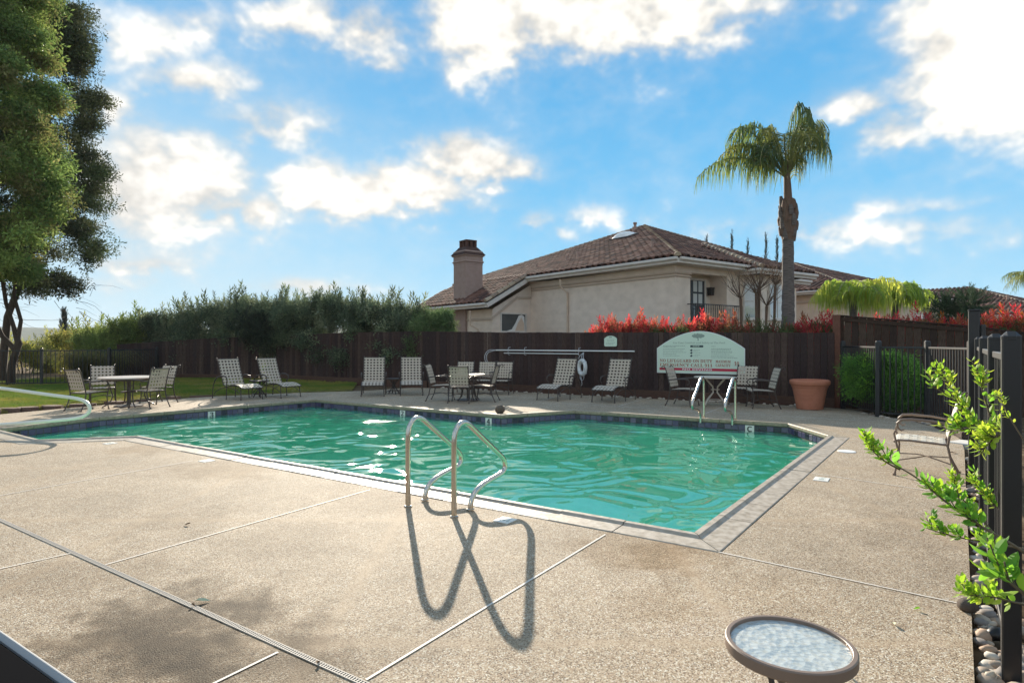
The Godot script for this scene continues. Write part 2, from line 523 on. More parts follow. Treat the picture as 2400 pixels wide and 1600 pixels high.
# ---------------------------------------------------------------- sky
func make_sky() -> Sky:
	var w := 2816
	var h := 1408
	var n1 := noise(1.7, FastNoiseLite.TYPE_SIMPLEX_SMOOTH, 6, 71)
	n1.fractal_gain = 0.55
	var n2 := noise(5.0, FastNoiseLite.TYPE_SIMPLEX_SMOOTH, 5, 72)
	n2.fractal_gain = 0.6
	var n3 := noise(0.9, FastNoiseLite.TYPE_SIMPLEX_SMOOTH, 4, 73)
	# clouds in view: heading and height of each as tangents, size, density
	var cl := []
	for q in [[1130, 60, 150, 120, 1.1], [1060, 150, 60, 70, 0.75], [1330, 30, 260, 120, 1.2], [1560, 45, 190, 95, 1.0], [1720, 5, 130, 60, 0.8], [690, 40, 120, 75, 0.85], [840, 70, 110, 80, 0.85], [890, 140, 70, 50, 0.7],
			[730, 440, 95, 70, 1.0], [830, 470, 130, 60, 1.05], [960, 450, 140, 60, 1.05], [1090, 385, 110, 65, 1.1], [1180, 395, 80, 45, 0.9], [1000, 335, 70, 30, 0.55],
			[300, 430, 150, 140, 1.0], [420, 430, 150, 110, 1.0], [265, 260, 55, 60, 0.75], [420, 330, 110, 35, 0.7], [610, 500, 60, 55, 0.9], [520, 490, 90, 50, 0.85], [330, 520, 160, 60, 0.75],
			[450, 195, 125, 50, 0.85], [630, 290, 150, 65, 0.74], [350, 100, 140, 75, 0.6], [480, 60, 120, 60, 0.5], [560, 170, 160, 60, 0.42], [520, 400, 110, 60, 0.6], [330, 600, 220, 70, 0.5], [2350, 120, 230, 190, 1.25], [2280, 270, 150, 60, 0.85], [2160, 60, 110, 90, 0.75], [2000, 245, 110, 50, 0.74], [2080, 310, 100, 55, 0.74], [2150, 220, 120, 90, 0.7],
			[1930, 15, 110, 34, 0.6], [2050, 540, 520, 42, 0.5], [2200, 480, 300, 26, 0.42], [320, 620, 150, 26, 0.8], [280, 660, 160, 40, 0.45], [710, 675, 150, 26, 0.75], [1255, 520, 46, 26, 0.7], [1400, 500, 75, 20, 0.5], [1320, 545, 40, 18, 0.5], [1160, 480, 70, 26, 0.4]]:
		cl.append([(q[0] - 1200.0) / F, (800.0 - q[1]) / F, q[2] / F * 1.05, q[3] / F * 1.05, q[4]])
	var px := PackedFloat32Array()
	px.resize(w * h * 3)
	var o := 0
	for j in h:
		var el := PI * 0.5 - PI * (j + 0.5) / h
		var y := sin(el)
		var c := cos(el)
		for i in w:
			var r := 0.42
			var g := 0.45
			var b := 0.42
			if y > -0.03:
				var az := TAU * (i + 0.5) / w
				var dx := sin(az) * c
				var dz := cos(az) * c      # forward
				var yy := maxf(y, 0.0)
				# clear air: pale at the horizon, deeper blue above
				var t := pow(1.0 - yy, 4.2)
				var k := smoothstep(0.0, 0.62, yy)
				r = lerpf(0.140, 0.052, k)
				g = lerpf(0.440, 0.265, k)
				b = lerpf(0.690, 0.540, k)
				r = lerpf(r, 0.40, t * t * t)
				g = lerpf(g, 0.60, t * t * t)
				b = lerpf(b, 0.68, t * t * t)
				var lft := smoothstep(0.15, -0.6, dx) * smoothstep(0.6, 0.0, yy) * 0.62
				r = lerpf(r, 0.50, lft)
				g = lerpf(g, 0.63, lft)
				b = lerpf(b, 0.69, lft)
				var cov := 0.0
				var v1 := n1.get_noise_3d(dx * 2.0, y * 3.4, dz * 2.0)
				var v2 := n2.get_noise_3d(dx * 2.0, y * 3.0, dz * 2.0)
				var front := smoothstep(0.45, 0.62, dz)
				if front > 0.0:
					var tx := dx / dz + v1 * 0.035
					var ty := y / dz + v2 * 0.022
					for q in cl:
						var ex: float = (tx - q[0]) / q[2]
						if ex > -2.0 and ex < 2.0:
							var ey: float = (ty - q[1]) / q[3]
							if ey < 0.0:
								ey *= 1.15
							var rr := ex * ex + ey * ey
							if rr < 4.0:
								cov = maxf(cov, q[4] * exp(-rr * 0.75)) + 0.18 * q[4] * exp(-rr * 1.2)
				if front < 1.0:
					var gen := 0.52 + 1.0 * n3.get_noise_3d(dx * 1.6, y * 3.0 + 5.0, dz * 1.6)
					cov = cov * front + gen * (1.0 - front)
				var v3 := n2.get_noise_3d(dx * 6.3 + 9.0, y * 8.5, dz * 6.3)
				var den := cov * 1.02 + v1 * 0.44 + v2 * 0.50 + v3 * 0.22 - 0.36
				var a := pow(smoothstep(-0.12, 0.62, den), 1.25) * 0.90 + 0.20 * smoothstep(-0.65, 0.25, den)
				if a > 0.0:
					var thick := smoothstep(0.15, 1.0, den + v2 * 0.45 + v3 * 0.2)
					var lum := lerpf(0.56, 0.77, thick) + 0.14 * v1 + 0.08 * v2
					r = lerpf(r, lum, a)
					g = lerpf(g, lum, a)
					b = lerpf(b, lum * 0.965, a)
			px[o] = r
			px[o + 1] = g
			px[o + 2] = b
			o += 3
	var im := Image.create_from_data(w, h, false, Image.FORMAT_RGBF, px.to_byte_array())
	var m := PanoramaSkyMaterial.new()
	m.panorama = ImageTexture.create_from_image(im)
	var s := Sky.new()
	s.sky_material = m
	return s

# ---------------------------------------------------------------- the place
var pool: Array = []      # outline of the water, (x, distance), in order
var deck_outline: Array = []

func _ready() -> void:
	rng.seed = 7
	var cam := Camera3D.new()
	cam.name = "camera"
	cam.fov = rad_to_deg(2.0 * atan(800.0 / F))
	cam.near = 0.03
	cam.far = 9000.0
	cam.position = Vector3(0, EYE, 0)
	add_child(cam)
	var env := Environment.new()
	env.background_mode = Environment.BG_SKY
	env.sky = make_sky()
	env.background_energy_multiplier = 0.418
	env.tonemap_mode = Environment.TONE_MAPPER_LINEAR
	env.tonemap_exposure = 3.5
	env.sdfgi_enabled = true
	env.ssao_enabled = true
	env.ssil_enabled = true
	var we := WorldEnvironment.new()
	we.name = "world_environment"
	we.environment = env
	add_child(we)
	var sun := DirectionalLight3D.new()
	sun.name = "sun"
	sun.light_energy = 0.97
	sun.light_color = Color(1.0, 0.95, 0.87)
	sun.light_angular_distance = 0.5
	sun.shadow_enabled = true
	env.fog_enabled = true
	env.fog_density = 0.00025
	env.fog_light_color = Color(0.93, 0.95, 0.97)
	add_child(sun)
	sun.look_at_from_position(Vector3(-0.194, 0.317, -0.928) * 50.0, Vector3.ZERO)

	make_materials()
	make_leaves()
	build_ground()
	build_pool()
	build_fences()
	build_houses()
	build_plants()
	build_furniture()
	build_signs()
	build_small()
	build_sprigs()

func outline3(p: Array) -> Array:
	return p.map(func(q): return w3(q))

func cut(poly: Array, hole: PackedVector2Array) -> Array:   # an outline without a hole: two halves, each cut
	var out := []
	var big := 20000.0
	for side in [-1.0, 1.0]:
		var half := PackedVector2Array([Vector2(-1.0, -big), Vector2(-1.0, big), Vector2(-1.0 + side * big, big), Vector2(-1.0 + side * big, -big)])
		for piece in Geometry2D.intersect_polygons(PackedVector2Array(poly), half):
			for q in Geometry2D.clip_polygons(piece, hole):
				out.append(q)
	return out

func build_ground() -> void:
	var k := 1.52
	pool = [Vector2(-3.348, 10.51) * k, Vector2(-0.149, 8.286) * k, Vector2(0.902, 8.84) * k, Vector2(3.328, 7.436) * k, Vector2(3.331, 6.473) * k, Vector2(0.943, 3.166) * k, Vector2(-3.89, 6.43) * k, Vector2(-4.752, 6.197) * k, Vector2(-5.80, 6.93) * k, Vector2(-5.389, 8.056) * k]
	var wide: PackedVector2Array = Geometry2D.offset_polygon(PackedVector2Array(pool), 0.27, Geometry2D.JOIN_MITER)[0]
	deck_outline = [Vector2(-16, -3), Vector2(-16, 11.3), Vector2(-12.4, 12.2), Vector2(-10.7, 12.9), Vector2(-10.2, 14.0), Vector2(-9.1, 16.2), Vector2(-8.2, 17.2), Vector2(-6.2, 18.4), Vector2(-4.6, 19.0), Vector2(-3.3, 20.35), Vector2(-2.4, 20.15), Vector2(7.1, 14.35), Vector2(7.6, 13.75), Vector2(7.36, 12.5), Vector2(7.6, 11.6), Vector2(7.45, 10.6), Vector2(6.98, 9.62), Vector2(6.36, 8.69), Vector2(2.13, 2.85), Vector2(-0.2, -0.38), Vector2(-1.9, -3)]
	var grounds := [Vector2(-3500, -300), Vector2(-3500, 5200), Vector2(3500, 5200), Vector2(3500, -300)]
	var m := MB.new()
	for q in cut(grounds, wide):
		var t := Geometry2D.triangulate_polygon(q)
		for e in range(0, t.size(), 3):
			m.face([w3(q[t[e]], -0.07), w3(q[t[e + 1]], -0.07), w3(q[t[e + 2]], -0.07)], Vector3.UP)
	structure("ground", m, M.soil)
	# the deck: a slab with a vertical edge
	m = MB.new()
	for q in cut(deck_outline, wide):
		m.prism(Array(outline3(Array(q))), -0.12, 0.0)
	var deck := structure("pool_deck", m, M.deck)
	# light joints between the poured panels
	for l in [[867, 1148, 246, 1324], [165, 1297, -260, 1390], [1419, 1253, 858, 1594], [651, 1529, 300, 1700], [452, 1080, -120, 1183], [1684, 1294, 2256, 1416], [1903, 1109, 2265, 1163], [1988, 1028, 2258, 1054], [1300, 944, 1721, 969], [1721, 969, 2096, 990], [1450, 952, 1516, 933], [1650, 970, 1735, 939], [1262, 941, 1330, 921], [560, 948, 700, 922]]:
		var j := MB.new()
		var a := w3(gp(l[0], l[1]), 0.004)
		var b := w3(gp(l[2], l[3]), 0.004)
		var jd := (b - a).normalized().cross(Vector3.UP) * 0.007
		j.face([a - jd, a + jd, b + jd, b - jd], Vector3.UP)
		part("joint", j, deck, M.joint)
	# lawn and the dirt beside it
	m = MB.new()
	var lawn := [Vector2(-26, 13.0), Vector2(-26, 25.5), Vector2(-16.3, 25.5), Vector2(-9.6, 24.9), Vector2(-5.6, 22.3), Vector2(-5.0, 19.3), Vector2(-6.2, 18.65), Vector2(-8.3, 17.45), Vector2(-9.35, 16.4), Vector2(-10.6, 14.2), Vector2(-11.2, 13.2), Vector2(-13, 12.7), Vector2(-16, 12.2)]
	m.prism(outline3(lawn), -0.06, 0.01)
	structure("lawn", m, M.turf)
	var lp := PackedVector2Array(lawn)
	var blade := MB.new()
	for k2 in 7:
		var an := rf(0, TAU)
		blade.leaf(Vector3(rf(-.05, .05), 0, rf(-.05, .05)), Vector3(cos(an) * 0.5, 1, sin(an) * 0.5).normalized(), Vector3(cos(an), 0, sin(an)), rf(0.04, 0.07), 0.007, 0.1)
	var bm := blade.done(M.leaf_soft)
	var pl := []
	var co := []
	var patch := noise(0.35, FastNoiseLite.TYPE_SIMPLEX_SMOOTH, 3, 61)
	while pl.size() < 26000:
		var q := Vector2(rf(-19, -4.8), rf(12.2, 25.4))
		if not Geometry2D.is_point_in_polygon(q, lp):
			continue
		var p := patch.get_noise_2d(q.x, q.y)
		if p < -0.25 and rng.randf() < 0.7:
			continue
		pl.append(Transform3D(Basis(Vector3.UP, rf(0, TAU)).scaled(Vector3.ONE * rf(0.7, 1.3)), w3(q, 0.01)))
		var dry := clampf(0.45 - p + rf(-0.25, 0.25), 0, 1)
		co.append(Color(lerpf(0.14, 0.36, dry), lerpf(0.23, 0.31, dry), lerpf(0.04, 0.075, dry)))
	var grass := copies("grass", bm, pl, co, self)
	grass.set_meta("label", "short patchy grass on the lawn behind the pool")
	grass.set_meta("category", "grass")
	# low broken flagstones along the lawn's edge
	for i in 13:
		var t := i / 12.0
		var c := Vector2(-12.6, 12.5).lerp(Vector2(-10.3, 14.2), minf(t * 1.6, 1.0)) if t < 0.62 else Vector2(-10.3, 14.2).lerp(Vector2(-8.6, 17.0), (t - 0.62) / 0.38)
		var st := MB.new()
		st.prism(blob_outline(rf(0.2, 0.36), rf(0.1, 0.16), 8), -0.05, rf(0.02, 0.06))
		single("flagstone", st, M.flag, ["", "second ", "third ", "fourth ", "fifth ", "sixth ", "seventh ", "eighth ", "ninth ", "tenth ", "eleventh ", "twelfth ", "last "][i] + "rough brown flagstone of the lawn edging, counted from the left edge", "stone", w3(c + Vector2(rf(-.1, .1), rf(-.08, .08)), 0.012), rf(-0.3, 0.7), "flagstones along the lawn edge")
	# far hills
	m = MB.new()
	var hn := noise(0.0016, FastNoiseLite.TYPE_SIMPLEX_SMOOTH, 4, 81)
	var cols := 90
	var rows := 10
	var hv := []
	for j in rows + 1:
		for i in cols + 1:
			var an := lerpf(-1.15, 1.0, float(i) / cols)
			var rad := 1500.0 + j * 170.0
			var hh := 78.0 * sin(PI * minf(1.0, (j + 0.0) / rows * 1.1)) * (0.62 + 0.5 * hn.get_noise_2d(an * 900.0, j * 60.0)) * (0.35 + 0.65 * smoothstep(0.5, -0.55, an)) - 2.0
			hv.append(Vector3(sin(an) * rad, hh, -cos(an) * rad))
	for j in rows:
		for i in cols:
			var a: int = j * (cols + 1) + i
			m.face([hv[a], hv[a + 1], hv[a + cols + 2], hv[a + cols + 1]], Vector3.UP)
	structure("hills", m, M.hill)

func blob_outline(rx: float, rz: float, k := 9) -> Array:
	var o := []
	for i in k:
		var an := TAU * i / k
		var r := rf(0.8, 1.12)
		o.append(Vector3(cos(an) * rx * r, 0, sin(an) * rz * r))
	return o

# ---------------------------------------------------------------- pool
func build_pool() -> void:
	var n := pool.size()
	var level := -0.165
	# basin
	var m := MB.new()
	var pp: PackedVector2Array = PackedVector2Array(pool)
	var tr := Geometry2D.triangulate_polygon(pp)
	for e in range(0, tr.size(), 3):
		m.face([w3(pp[tr[e]], -1.25), w3(pp[tr[e + 1]], -1.25), w3(pp[tr[e + 2]], -1.25)], Vector3.UP)
	for i in n:
		var a: Vector2 = pool[i]
		var b: Vector2 = pool[(i + 1) % n]
		var d := b - a
		var inward := Vector2(d.y, -d.x)     # the outline runs clockwise seen with distance upward
		m.face([w3(a, -1.25), w3(b, -1.25), w3(b, -0.04), w3(a, -0.04)], Vector3(inward.x, 0, -inward.y))
	var basin := structure("pool_basin", m, M.plaster)
	var line := MB.new()
	line.bar(w3(Vector2(-4.6, 11.6), -1.243), w3(Vector2(2.2, 7.1), -1.243), 0.25, 0.01)
	part("lane_line", line, basin, M.plaster_line)
	# waterline tiles on the walls that face the viewer
	var tile_a := MB.new()
	tile_a.bx(Vector3.ZERO, Vector3(0.117, 0.097, 0.012), 0.004)
	var tile_b := MB.new()
	tile_b.bx(Vector3.ZERO, Vector3(0.117, 0.055, 0.012), 0.004)
	var tm := [[], []]
	for c in 4:
		tm[0].append(tile_a.done(M.tiles[c]))
		tm[1].append(tile_b.done(M.tiles[c]))
	var bed := MB.new()
	var made := 0
	for i in [8, 9, 0, 1, 2, 3]:
		var a: Vector2 = pool[i]
		var b: Vector2 = pool[(i + 1) % n]
		var d := (b - a).normalized()
		var inw := Vector2(d.y, -d.x)
		bed.bar(w3(a + inw * 0.004, -0.13), w3(b + inw * 0.004, -0.13), 0.012, 0.17)
		var cnt := int(a.distance_to(b) / 0.125)
		var step := a.distance_to(b) / cnt
		var turn := yaw(inw)
		for t in cnt:
			var c := a + d * step * (t + 0.5) + inw * 0.012
			for row in 2:
				if row == 1 and made > 290:
					continue
				var o := part("tile", tm[row][[0, 0, 0, 1, 1, 2, 2, 3][rng.randi() % 8]], basin)
				o.position = w3(c, -0.105 if row == 0 else -0.186)
				o.rotation.y = turn
				made += 1
	part("tile_bed", bed, basin, M.grout)
	# coping stones
	var wide := []
	for i in n:
		var a: Vector2 = pool[(i + n - 1) % n]
		var b: Vector2 = pool[i]
		var c: Vector2 = pool[(i + 1) % n]
		var d1 := (b - a).normalized()
		var d2 := (c - b).normalized()
		var o1 := -Vector2(d1.y, -d1.x)
		var o2 := -Vector2(d2.y, -d2.x)
		var mt := (o1 + o2).normalized()
		wide.append(b + mt * (0.262 / mt.dot(o1)))
	var edge := MB.new()
	for i in n:
		edge.face([w3(pool[i], -0.012), w3(pool[(i + 1) % n], -0.012), w3(wide[(i + 1) % n], -0.012), w3(wide[i], -0.012)], Vector3.UP)
	var coping := structure("pool_coping", edge, M.grout)
	for i in n:
		var a: Vector2 = pool[i]
		var b: Vector2 = pool[(i + 1) % n]
		var ao: Vector2 = wide[i]
		var bo: Vector2 = wide[(i + 1) % n]
		var d := (b - a).normalized()
		var out := -Vector2(d.y, -d.x)
		var L := a.distance_to(b)
		var cnt := maxi(1, roundi(L / 0.6))
		var s0 := (ao - a).dot(d)
		var s1 := (bo - a).dot(d)
		for t in cnt:
			var g := 0.004
			var i0 := L * t / cnt + g
			var i1 := L * (t + 1) / cnt - g
			var o0 := (s0 + g) if t == 0 else i0
			var o1 := (s1 - g) if t == cnt - 1 else i1
			var y := 0.006 + rf(-0.003, 0.003)
			var st := MB.new()
			var rw := []    # rows across the stone from the water: overhang below, nose, lip, top, outer edge
			for q in [[-0.022, -0.045], [-0.03, -0.03], [-0.03, 0.012], [-0.022, 0.022], [0.03, 0.022], [0.05, 0.004], [0.255, 0.0], [0.262, -0.006], [0.262, -0.06]]:
				var f: float = clampf(q[0] / 0.262, -0.12, 1.0)
				rw.append([w3(a + d * lerpf(i0, o0, f) + out * q[0], y + q[1]), w3(a + d * lerpf(i1, o1, f) + out * q[0], y + q[1])])
			for r in rw.size() - 1:
				var mid: Vector3 = (rw[r][0] + rw[r + 1][1]) * 0.5
				var inside := w3(a + d * (i0 + i1) * 0.5 + out * 0.12, y - 0.05)
				st.face([rw[r][0], rw[r][1], rw[r + 1][1], rw[r + 1][0]], mid - inside)
			for e in 2:
				var fan := []
				for r in rw:
					fan.append(r[e])
				for r in range(1, fan.size() - 1):
					st.face([fan[0], fan[r], fan[r + 1]], w3(d * (1.0 if e == 1 else -1.0)))
			part("coping_stone", st, coping, M.coping if i >= 4 and i <= 7 else M.coping_far)
	# water: a mesh with low, smooth waves
	m = MB.new()
	var wn := noise(1.5, FastNoiseLite.TYPE_SIMPLEX_SMOOTH, 1, 91)
	var wn2 := noise(4.2, FastNoiseLite.TYPE_SIMPLEX_SMOOTH, 1, 92)
	var inner: PackedVector2Array = Geometry2D.offset_polygon(pp, -0.02)[0]
	var st2 := 0.055
	var idx := {}
	var lo := Vector2(99, 99)
	var hi := Vector2(-99, -99)
	for q in pool:
		lo = lo.min(q)
		hi = hi.max(q)
	var nx := int((hi.x - lo.x) / st2) + 2
	var ny := int((hi.y - lo.y) / st2) + 2
	var hgt := func(p: Vector2) -> float:
		var wx := p + Vector2(wn.get_noise_2d(p.x * 0.5 + 30.0, p.y * 0.5), wn.get_noise_2d(p.x * 0.5, p.y * 0.5 + 50.0)) * 0.3
		return 0.0085 * wn.get_noise_2d(wx.x * 0.8, wx.y * 0.8) + 0.0075 * wn.get_noise_2d(wx.x * 1.5 + 9.0, wx.y * 1.9) + 0.0022 * wn2.get_noise_2d(wx.x, wx.y)
	var place := func(p: Vector2) -> int:
		var e := 0.015
		var h0: float = hgt.call(p)
		var gx: float = (hgt.call(p + Vector2(e, 0)) - h0) / e
		var gy: float = (hgt.call(p + Vector2(0, e)) - h0) / e
		m.v.append(w3(p, level + h0))
		m.n.append(Vector3(-gx, 1, gy).normalized())
		m.uv.append(p)
		return m.v.size() - 1
	for j in ny:
		for i in nx:
			var cell := [lo + Vector2(i, j) * st2, lo + Vector2(i + 1, j) * st2, lo + Vector2(i + 1, j + 1) * st2, lo + Vector2(i, j + 1) * st2]
			var inside := 0
			for q in cell:
				if Geometry2D.is_point_in_polygon(q, inner):
					inside += 1
			if inside == 4:
				var c := []
				for k in 4:
					var key := Vector2i(i + [0, 1, 1, 0][k], j + [0, 0, 1, 1][k])
					if not idx.has(key):
						idx[key] = place.call(cell[k])
					c.append(idx[key])
				m.ix.append_array([c[0], c[2], c[1], c[0], c[3], c[2]])
			elif inside > 0:
				for piece in Geometry2D.intersect_polygons(PackedVector2Array(cell), inner):
					var t := Geometry2D.triangulate_polygon(piece)
					var c := []
					for q in piece:
						c.append(place.call(q))
					for e in range(0, t.size(), 3):
						var A: Vector3 = m.v[c[t[e]]]
						var B: Vector3 = m.v[c[t[e + 1]]]
						var C: Vector3 = m.v[c[t[e + 2]]]
						if (B - A).cross(C - A).y > 0.0:
							m.ix.append_array([c[t[e]], c[t[e + 2]], c[t[e + 1]]])
						else:
							m.ix.append_array([c[t[e]], c[t[e + 1]], c[t[e + 2]]])
	structure("water", m, M.water)

# ---------------------------------------------------------------- fences
func board_variants(mats: Array, w: float, h: float) -> Array:   # boards one metre wide units: base at 0, height h
	var out := []
	for k in mats.size():
		var b := MB.new()
		b.bx(Vector3(0, h * 0.5, 0), Vector3(w * [1.0, 0.985, 1.0, 0.97, 0.99][k % 5], h, 0.018), 0.003)
		out.append(b.done(mats[k]))
	return out

func wood_run(root: Node3D, pts: Array, skip: Array, mats: Array, base := -0.05) -> void:  # pts: [(x, distance), top height]
	var vars := board_variants(mats, 0.141, 1.0)
	var mid := 0.0
	for i in pts.size() - 1:
		var a: Vector2 = pts[i][0]
		var b: Vector2 = pts[i + 1][0]
		var L := a.distance_to(b)
		var d := (b - a) / L
		var turn := yaw(Vector2(d.y, -d.x))
		var cnt := int(L / 0.1455)
		for k in cnt:
			var f := (k + 0.5) / cnt
			var c := a.lerp(b, f)
			var gap := false
			for s in skip:
				gap = gap or c.distance_to(s[0]) < s[1]
			if gap:
				continue
			var top: float = lerpf(pts[i][1], pts[i + 1][1], f) + rf(-0.006, 0.006)
			var o := part("board", vars[rng.randi() % vars.size()], root)
			o.position = w3(c + Vector2(d.y, -d.x) * rf(-0.003, 0.004), base)
			o.rotation.y = turn + rf(-0.008, 0.008)
			o.scale = Vector3(L / cnt / 0.1455, top - base, 1)
		# backing rails and posts behind the boards, a thin cap on top
		var back := Vector2(-d.y, d.x)
		for y in [0.3, 1.15]:
			var r := MB.new()
			if skip.is_empty():
				r.bar(w3(a + back * 0.035, y), w3(b + back * 0.035, y), 0.04, 0.09)
				part("rail", r, root, mats[0])
		var pc := maxi(1, int(L / 2.4))
		for k in pc + 1:
			var c := a.lerp(b, float(k) / pc) + back * 0.105
			var h: float = lerpf(pts[i][1], pts[i + 1][1], float(k) / pc)
			var p := MB.new()
			p.bx(w3(c, (h + base) * 0.5 - 0.02), Vector3(0.09, h - base, 0.09), 0.006, turn)
			part("post", p, root, mats[1])

func iron_run(root: Node3D, posts: Array, top: float, pheight: float, pw := 0.062, pick := 0.115, low := 0.08, m: Material = null, bev := 0.004) -> void:   # posts: (x, distance)
	if m == null:
		m = M.iron
	for i in posts.size():
		var q: Vector2 = posts[i]
		var nb: Vector2 = posts[i + 1] if i < posts.size() - 1 else posts[i - 1]
		var turn := yaw((nb - q).normalized())
		var p := MB.new()
		p.bx(Vector3(0, pheight * 0.5 - 0.03, 0), Vector3(pw, pheight + 0.06, pw), 0.006)
		p.bx(Vector3(0, pheight - 0.012, 0), Vector3(pw * 1.04, 0.06, pw * 1.04), 0.022)
		var o := part("post", p, root, m)
		o.position = w3(q)
		o.rotation.y = turn
	var pm := MB.new()
	pm.bx(Vector3(0, (top + low) * 0.5, 0), Vector3(0.019, top - low, 0.019), 0.002)
	var picket := pm.done(m)
	for i in posts.size() - 1:
		var a: Vector2 = posts[i]
		var b: Vector2 = posts[i + 1]
		var d := (b - a).normalized()
		for y in [low, top]:
			var r := MB.new()
			r.bar(w3(a + d * pw * 0.5, y), w3(b - d * pw * 0.5, y), 0.034, 0.036, bev)
			part("rail", r, root, m)
		var cnt := int(a.distance_to(b) / pick)
		for k in range(1, cnt):
			var o := part("picket", picket, root)
			o.position = w3(a.lerp(b, float(k) / cnt))
			o.rotation.y = yaw(d)

func build_fences() -> void:
	var f := thing("wooden_fence", "long low dark brown board fence behind the loungers, under the green hedge", "fence")
	wood_run(f, [[Vector2(-16.3, 25.5), 1.40], [Vector2(-12.2, 25.3), 1.66], [Vector2(-9.5, 24.9), 1.74], [Vector2(-6.2, 23.2), 1.86], [Vector2(-2.8, 20.9), 1.86]], [[Vector2(-9.85, 24.95), 0.36]], M.wood)
	f = thing("wooden_fence", "dark brown board fence behind the swimming pool rules sign and the terracotta pot", "fence")
	wood_run(f, [[Vector2(-2.8, 20.9), 1.86], [Vector2(0.1, 19.15), 1.80], [Vector2(7.62, 14.6), 1.73]], [], M.wood)
	for s in [[Vector2(-2.8, 20.88), Vector2(7.6, 14.56)], [Vector2(-9.4, 24.85), Vector2(-2.85, 20.85)], [Vector2(-16.2, 25.45), Vector2(-10.3, 25.0)]]:
		var kb := MB.new()
		var d: Vector2 = (s[1] - s[0]).normalized()
		var o := Vector2(d.y, -d.x) * 0.035
		kb.bar(w3(s[0] + o, 0.06), w3(s[1] + o, 0.06), 0.03, 0.26, 0.004)
		part("kickboard", kb, f, M.kick)
	f = thing("wooden_fence", "taller red-brown board fence with a sloping cap, behind the black iron fence", "fence")
	wood_run(f, [[Vector2(7.74, 14.72), 2.12], [Vector2(9.9, 13.3), 1.82], [Vector2(10.9, 12.62), 1.62], [Vector2(14.0, 10.6), 1.45]], [], M.redwood)
	for s in [[Vector2(7.74, 14.72), 2.12, Vector2(9.9, 13.3), 1.82], [Vector2(9.9, 13.3), 1.82, Vector2(10.9, 12.62), 1.62], [Vector2(10.9, 12.62), 1.62, Vector2(14.0, 10.6), 1.45]]:
		var c := MB.new()
		c.bar(w3(s[0], s[1] + 0.02), w3(s[2], s[3] + 0.02), 0.12, 0.035, 0.005)
		part("cap_rail", c, f, M.redwood[2])
		c = MB.new()
		c.bar(w3(s[0] + Vector2(-.553, -.833) * 0.03, s[1] - 0.06), w3(s[2] + Vector2(-.553, -.833) * 0.03, s[3] - 0.06), 0.035, 0.09, 0.004)
		part("trim_board", c, f, M.redwood[0])
	var ep := MB.new()
	ep.bx(Vector3(7.70, 1.05, -14.66), Vector3(0.12, 2.2, 0.16), 0.006, yaw(U))
	part("end_post", ep, f, M.redpost)
	# iron
	f = thing("iron_fence", "black iron picket fence behind the lawn at the left edge", "fence")
	iron_run(f, [Vector2(-22.5, 21.0), Vector2(-19.9, 21.15), Vector2(-16.33, 21.45), Vector2(-14.6, 22.4), Vector2(-14.3, 24.9)], 1.20, 1.28, 0.09, 0.125)
	f = thing("iron_fence", "black iron picket fence with three posts in front of the clipped green bush", "fence")
	iron_run(f, [Vector2(7.72, 14.42), Vector2(7.47, 12.6), Vector2(7.93, 11.8), Vector2(7.5, 10.1)], 1.40, 1.52, 0.09, 0.105)
	f = thing("iron_fence", "black iron fence close on the right, seen almost end on above the river stones", "fence")
	var line := [[2371.0, 2.82], [2334.0, 3.65], [2309.0, 4.95], [2295.0, 6.45], [2283.0, 8.5]]
	var ps := []
	for q in line:
		ps.append(Vector2((q[0] - 1200.0) / F * q[1], q[1]))
	iron_run(f, ps, 1.445, 1.548, 0.072, 0.11, 0.1)
	var tall := MB.new()
	tall.bx(Vector3(0, 0.92, 0), Vector3(0.1, 1.86, 0.1), 0.01)
	tall.bx(Vector3(0, 1.855, 0), Vector3(0.108, 0.02, 0.108), 0.006)
	tall.bx(Vector3(-0.075, 1.45, 0.0), Vector3(0.045, 0.5, 0.09), 0.008)
	var gate_post := single("gate_post", tall, M.iron, "tall black square gate post standing above the row of iron fence posts", "post", w3(Vector2(4.98, 6.66)), yaw(V))
	gate_post.set_meta("category", "gate post")
	f = thing("iron_fence", "black iron rail cutting across the bottom left corner, right under the viewer", "fence")
	iron_run(f, [Vector2(0.28, -0.0715), Vector2(-1.55, 1.1435), Vector2(-3.4, 2.3715), Vector2(-5.3, 3.6325)], 1.358, 1.40, 0.06, 0.11, 0.08, M.iron_matte, 0.002)
	for sgm in [[Vector2(0.26, -0.058), Vector2(-1.52, 1.1235)], [Vector2(-1.58, 1.1635), Vector2(-3.37, 2.3516)]]:
		var dd: Vector2 = V * 0.019
		bar_part(f, "painted_lit_edge", w3(sgm[0] + dd, 1.3745), w3(sgm[1] + dd, 1.3745), 0.004, 0.005, M.lit_edge_paint, 0.002)  # added pale strip, painting the sun on the top edge of the rail

# ---------------------------------------------------------------- houses
# House axes: x away to the right along the short front, -z away to the left along the long wall, origin at the near corner of the walls.

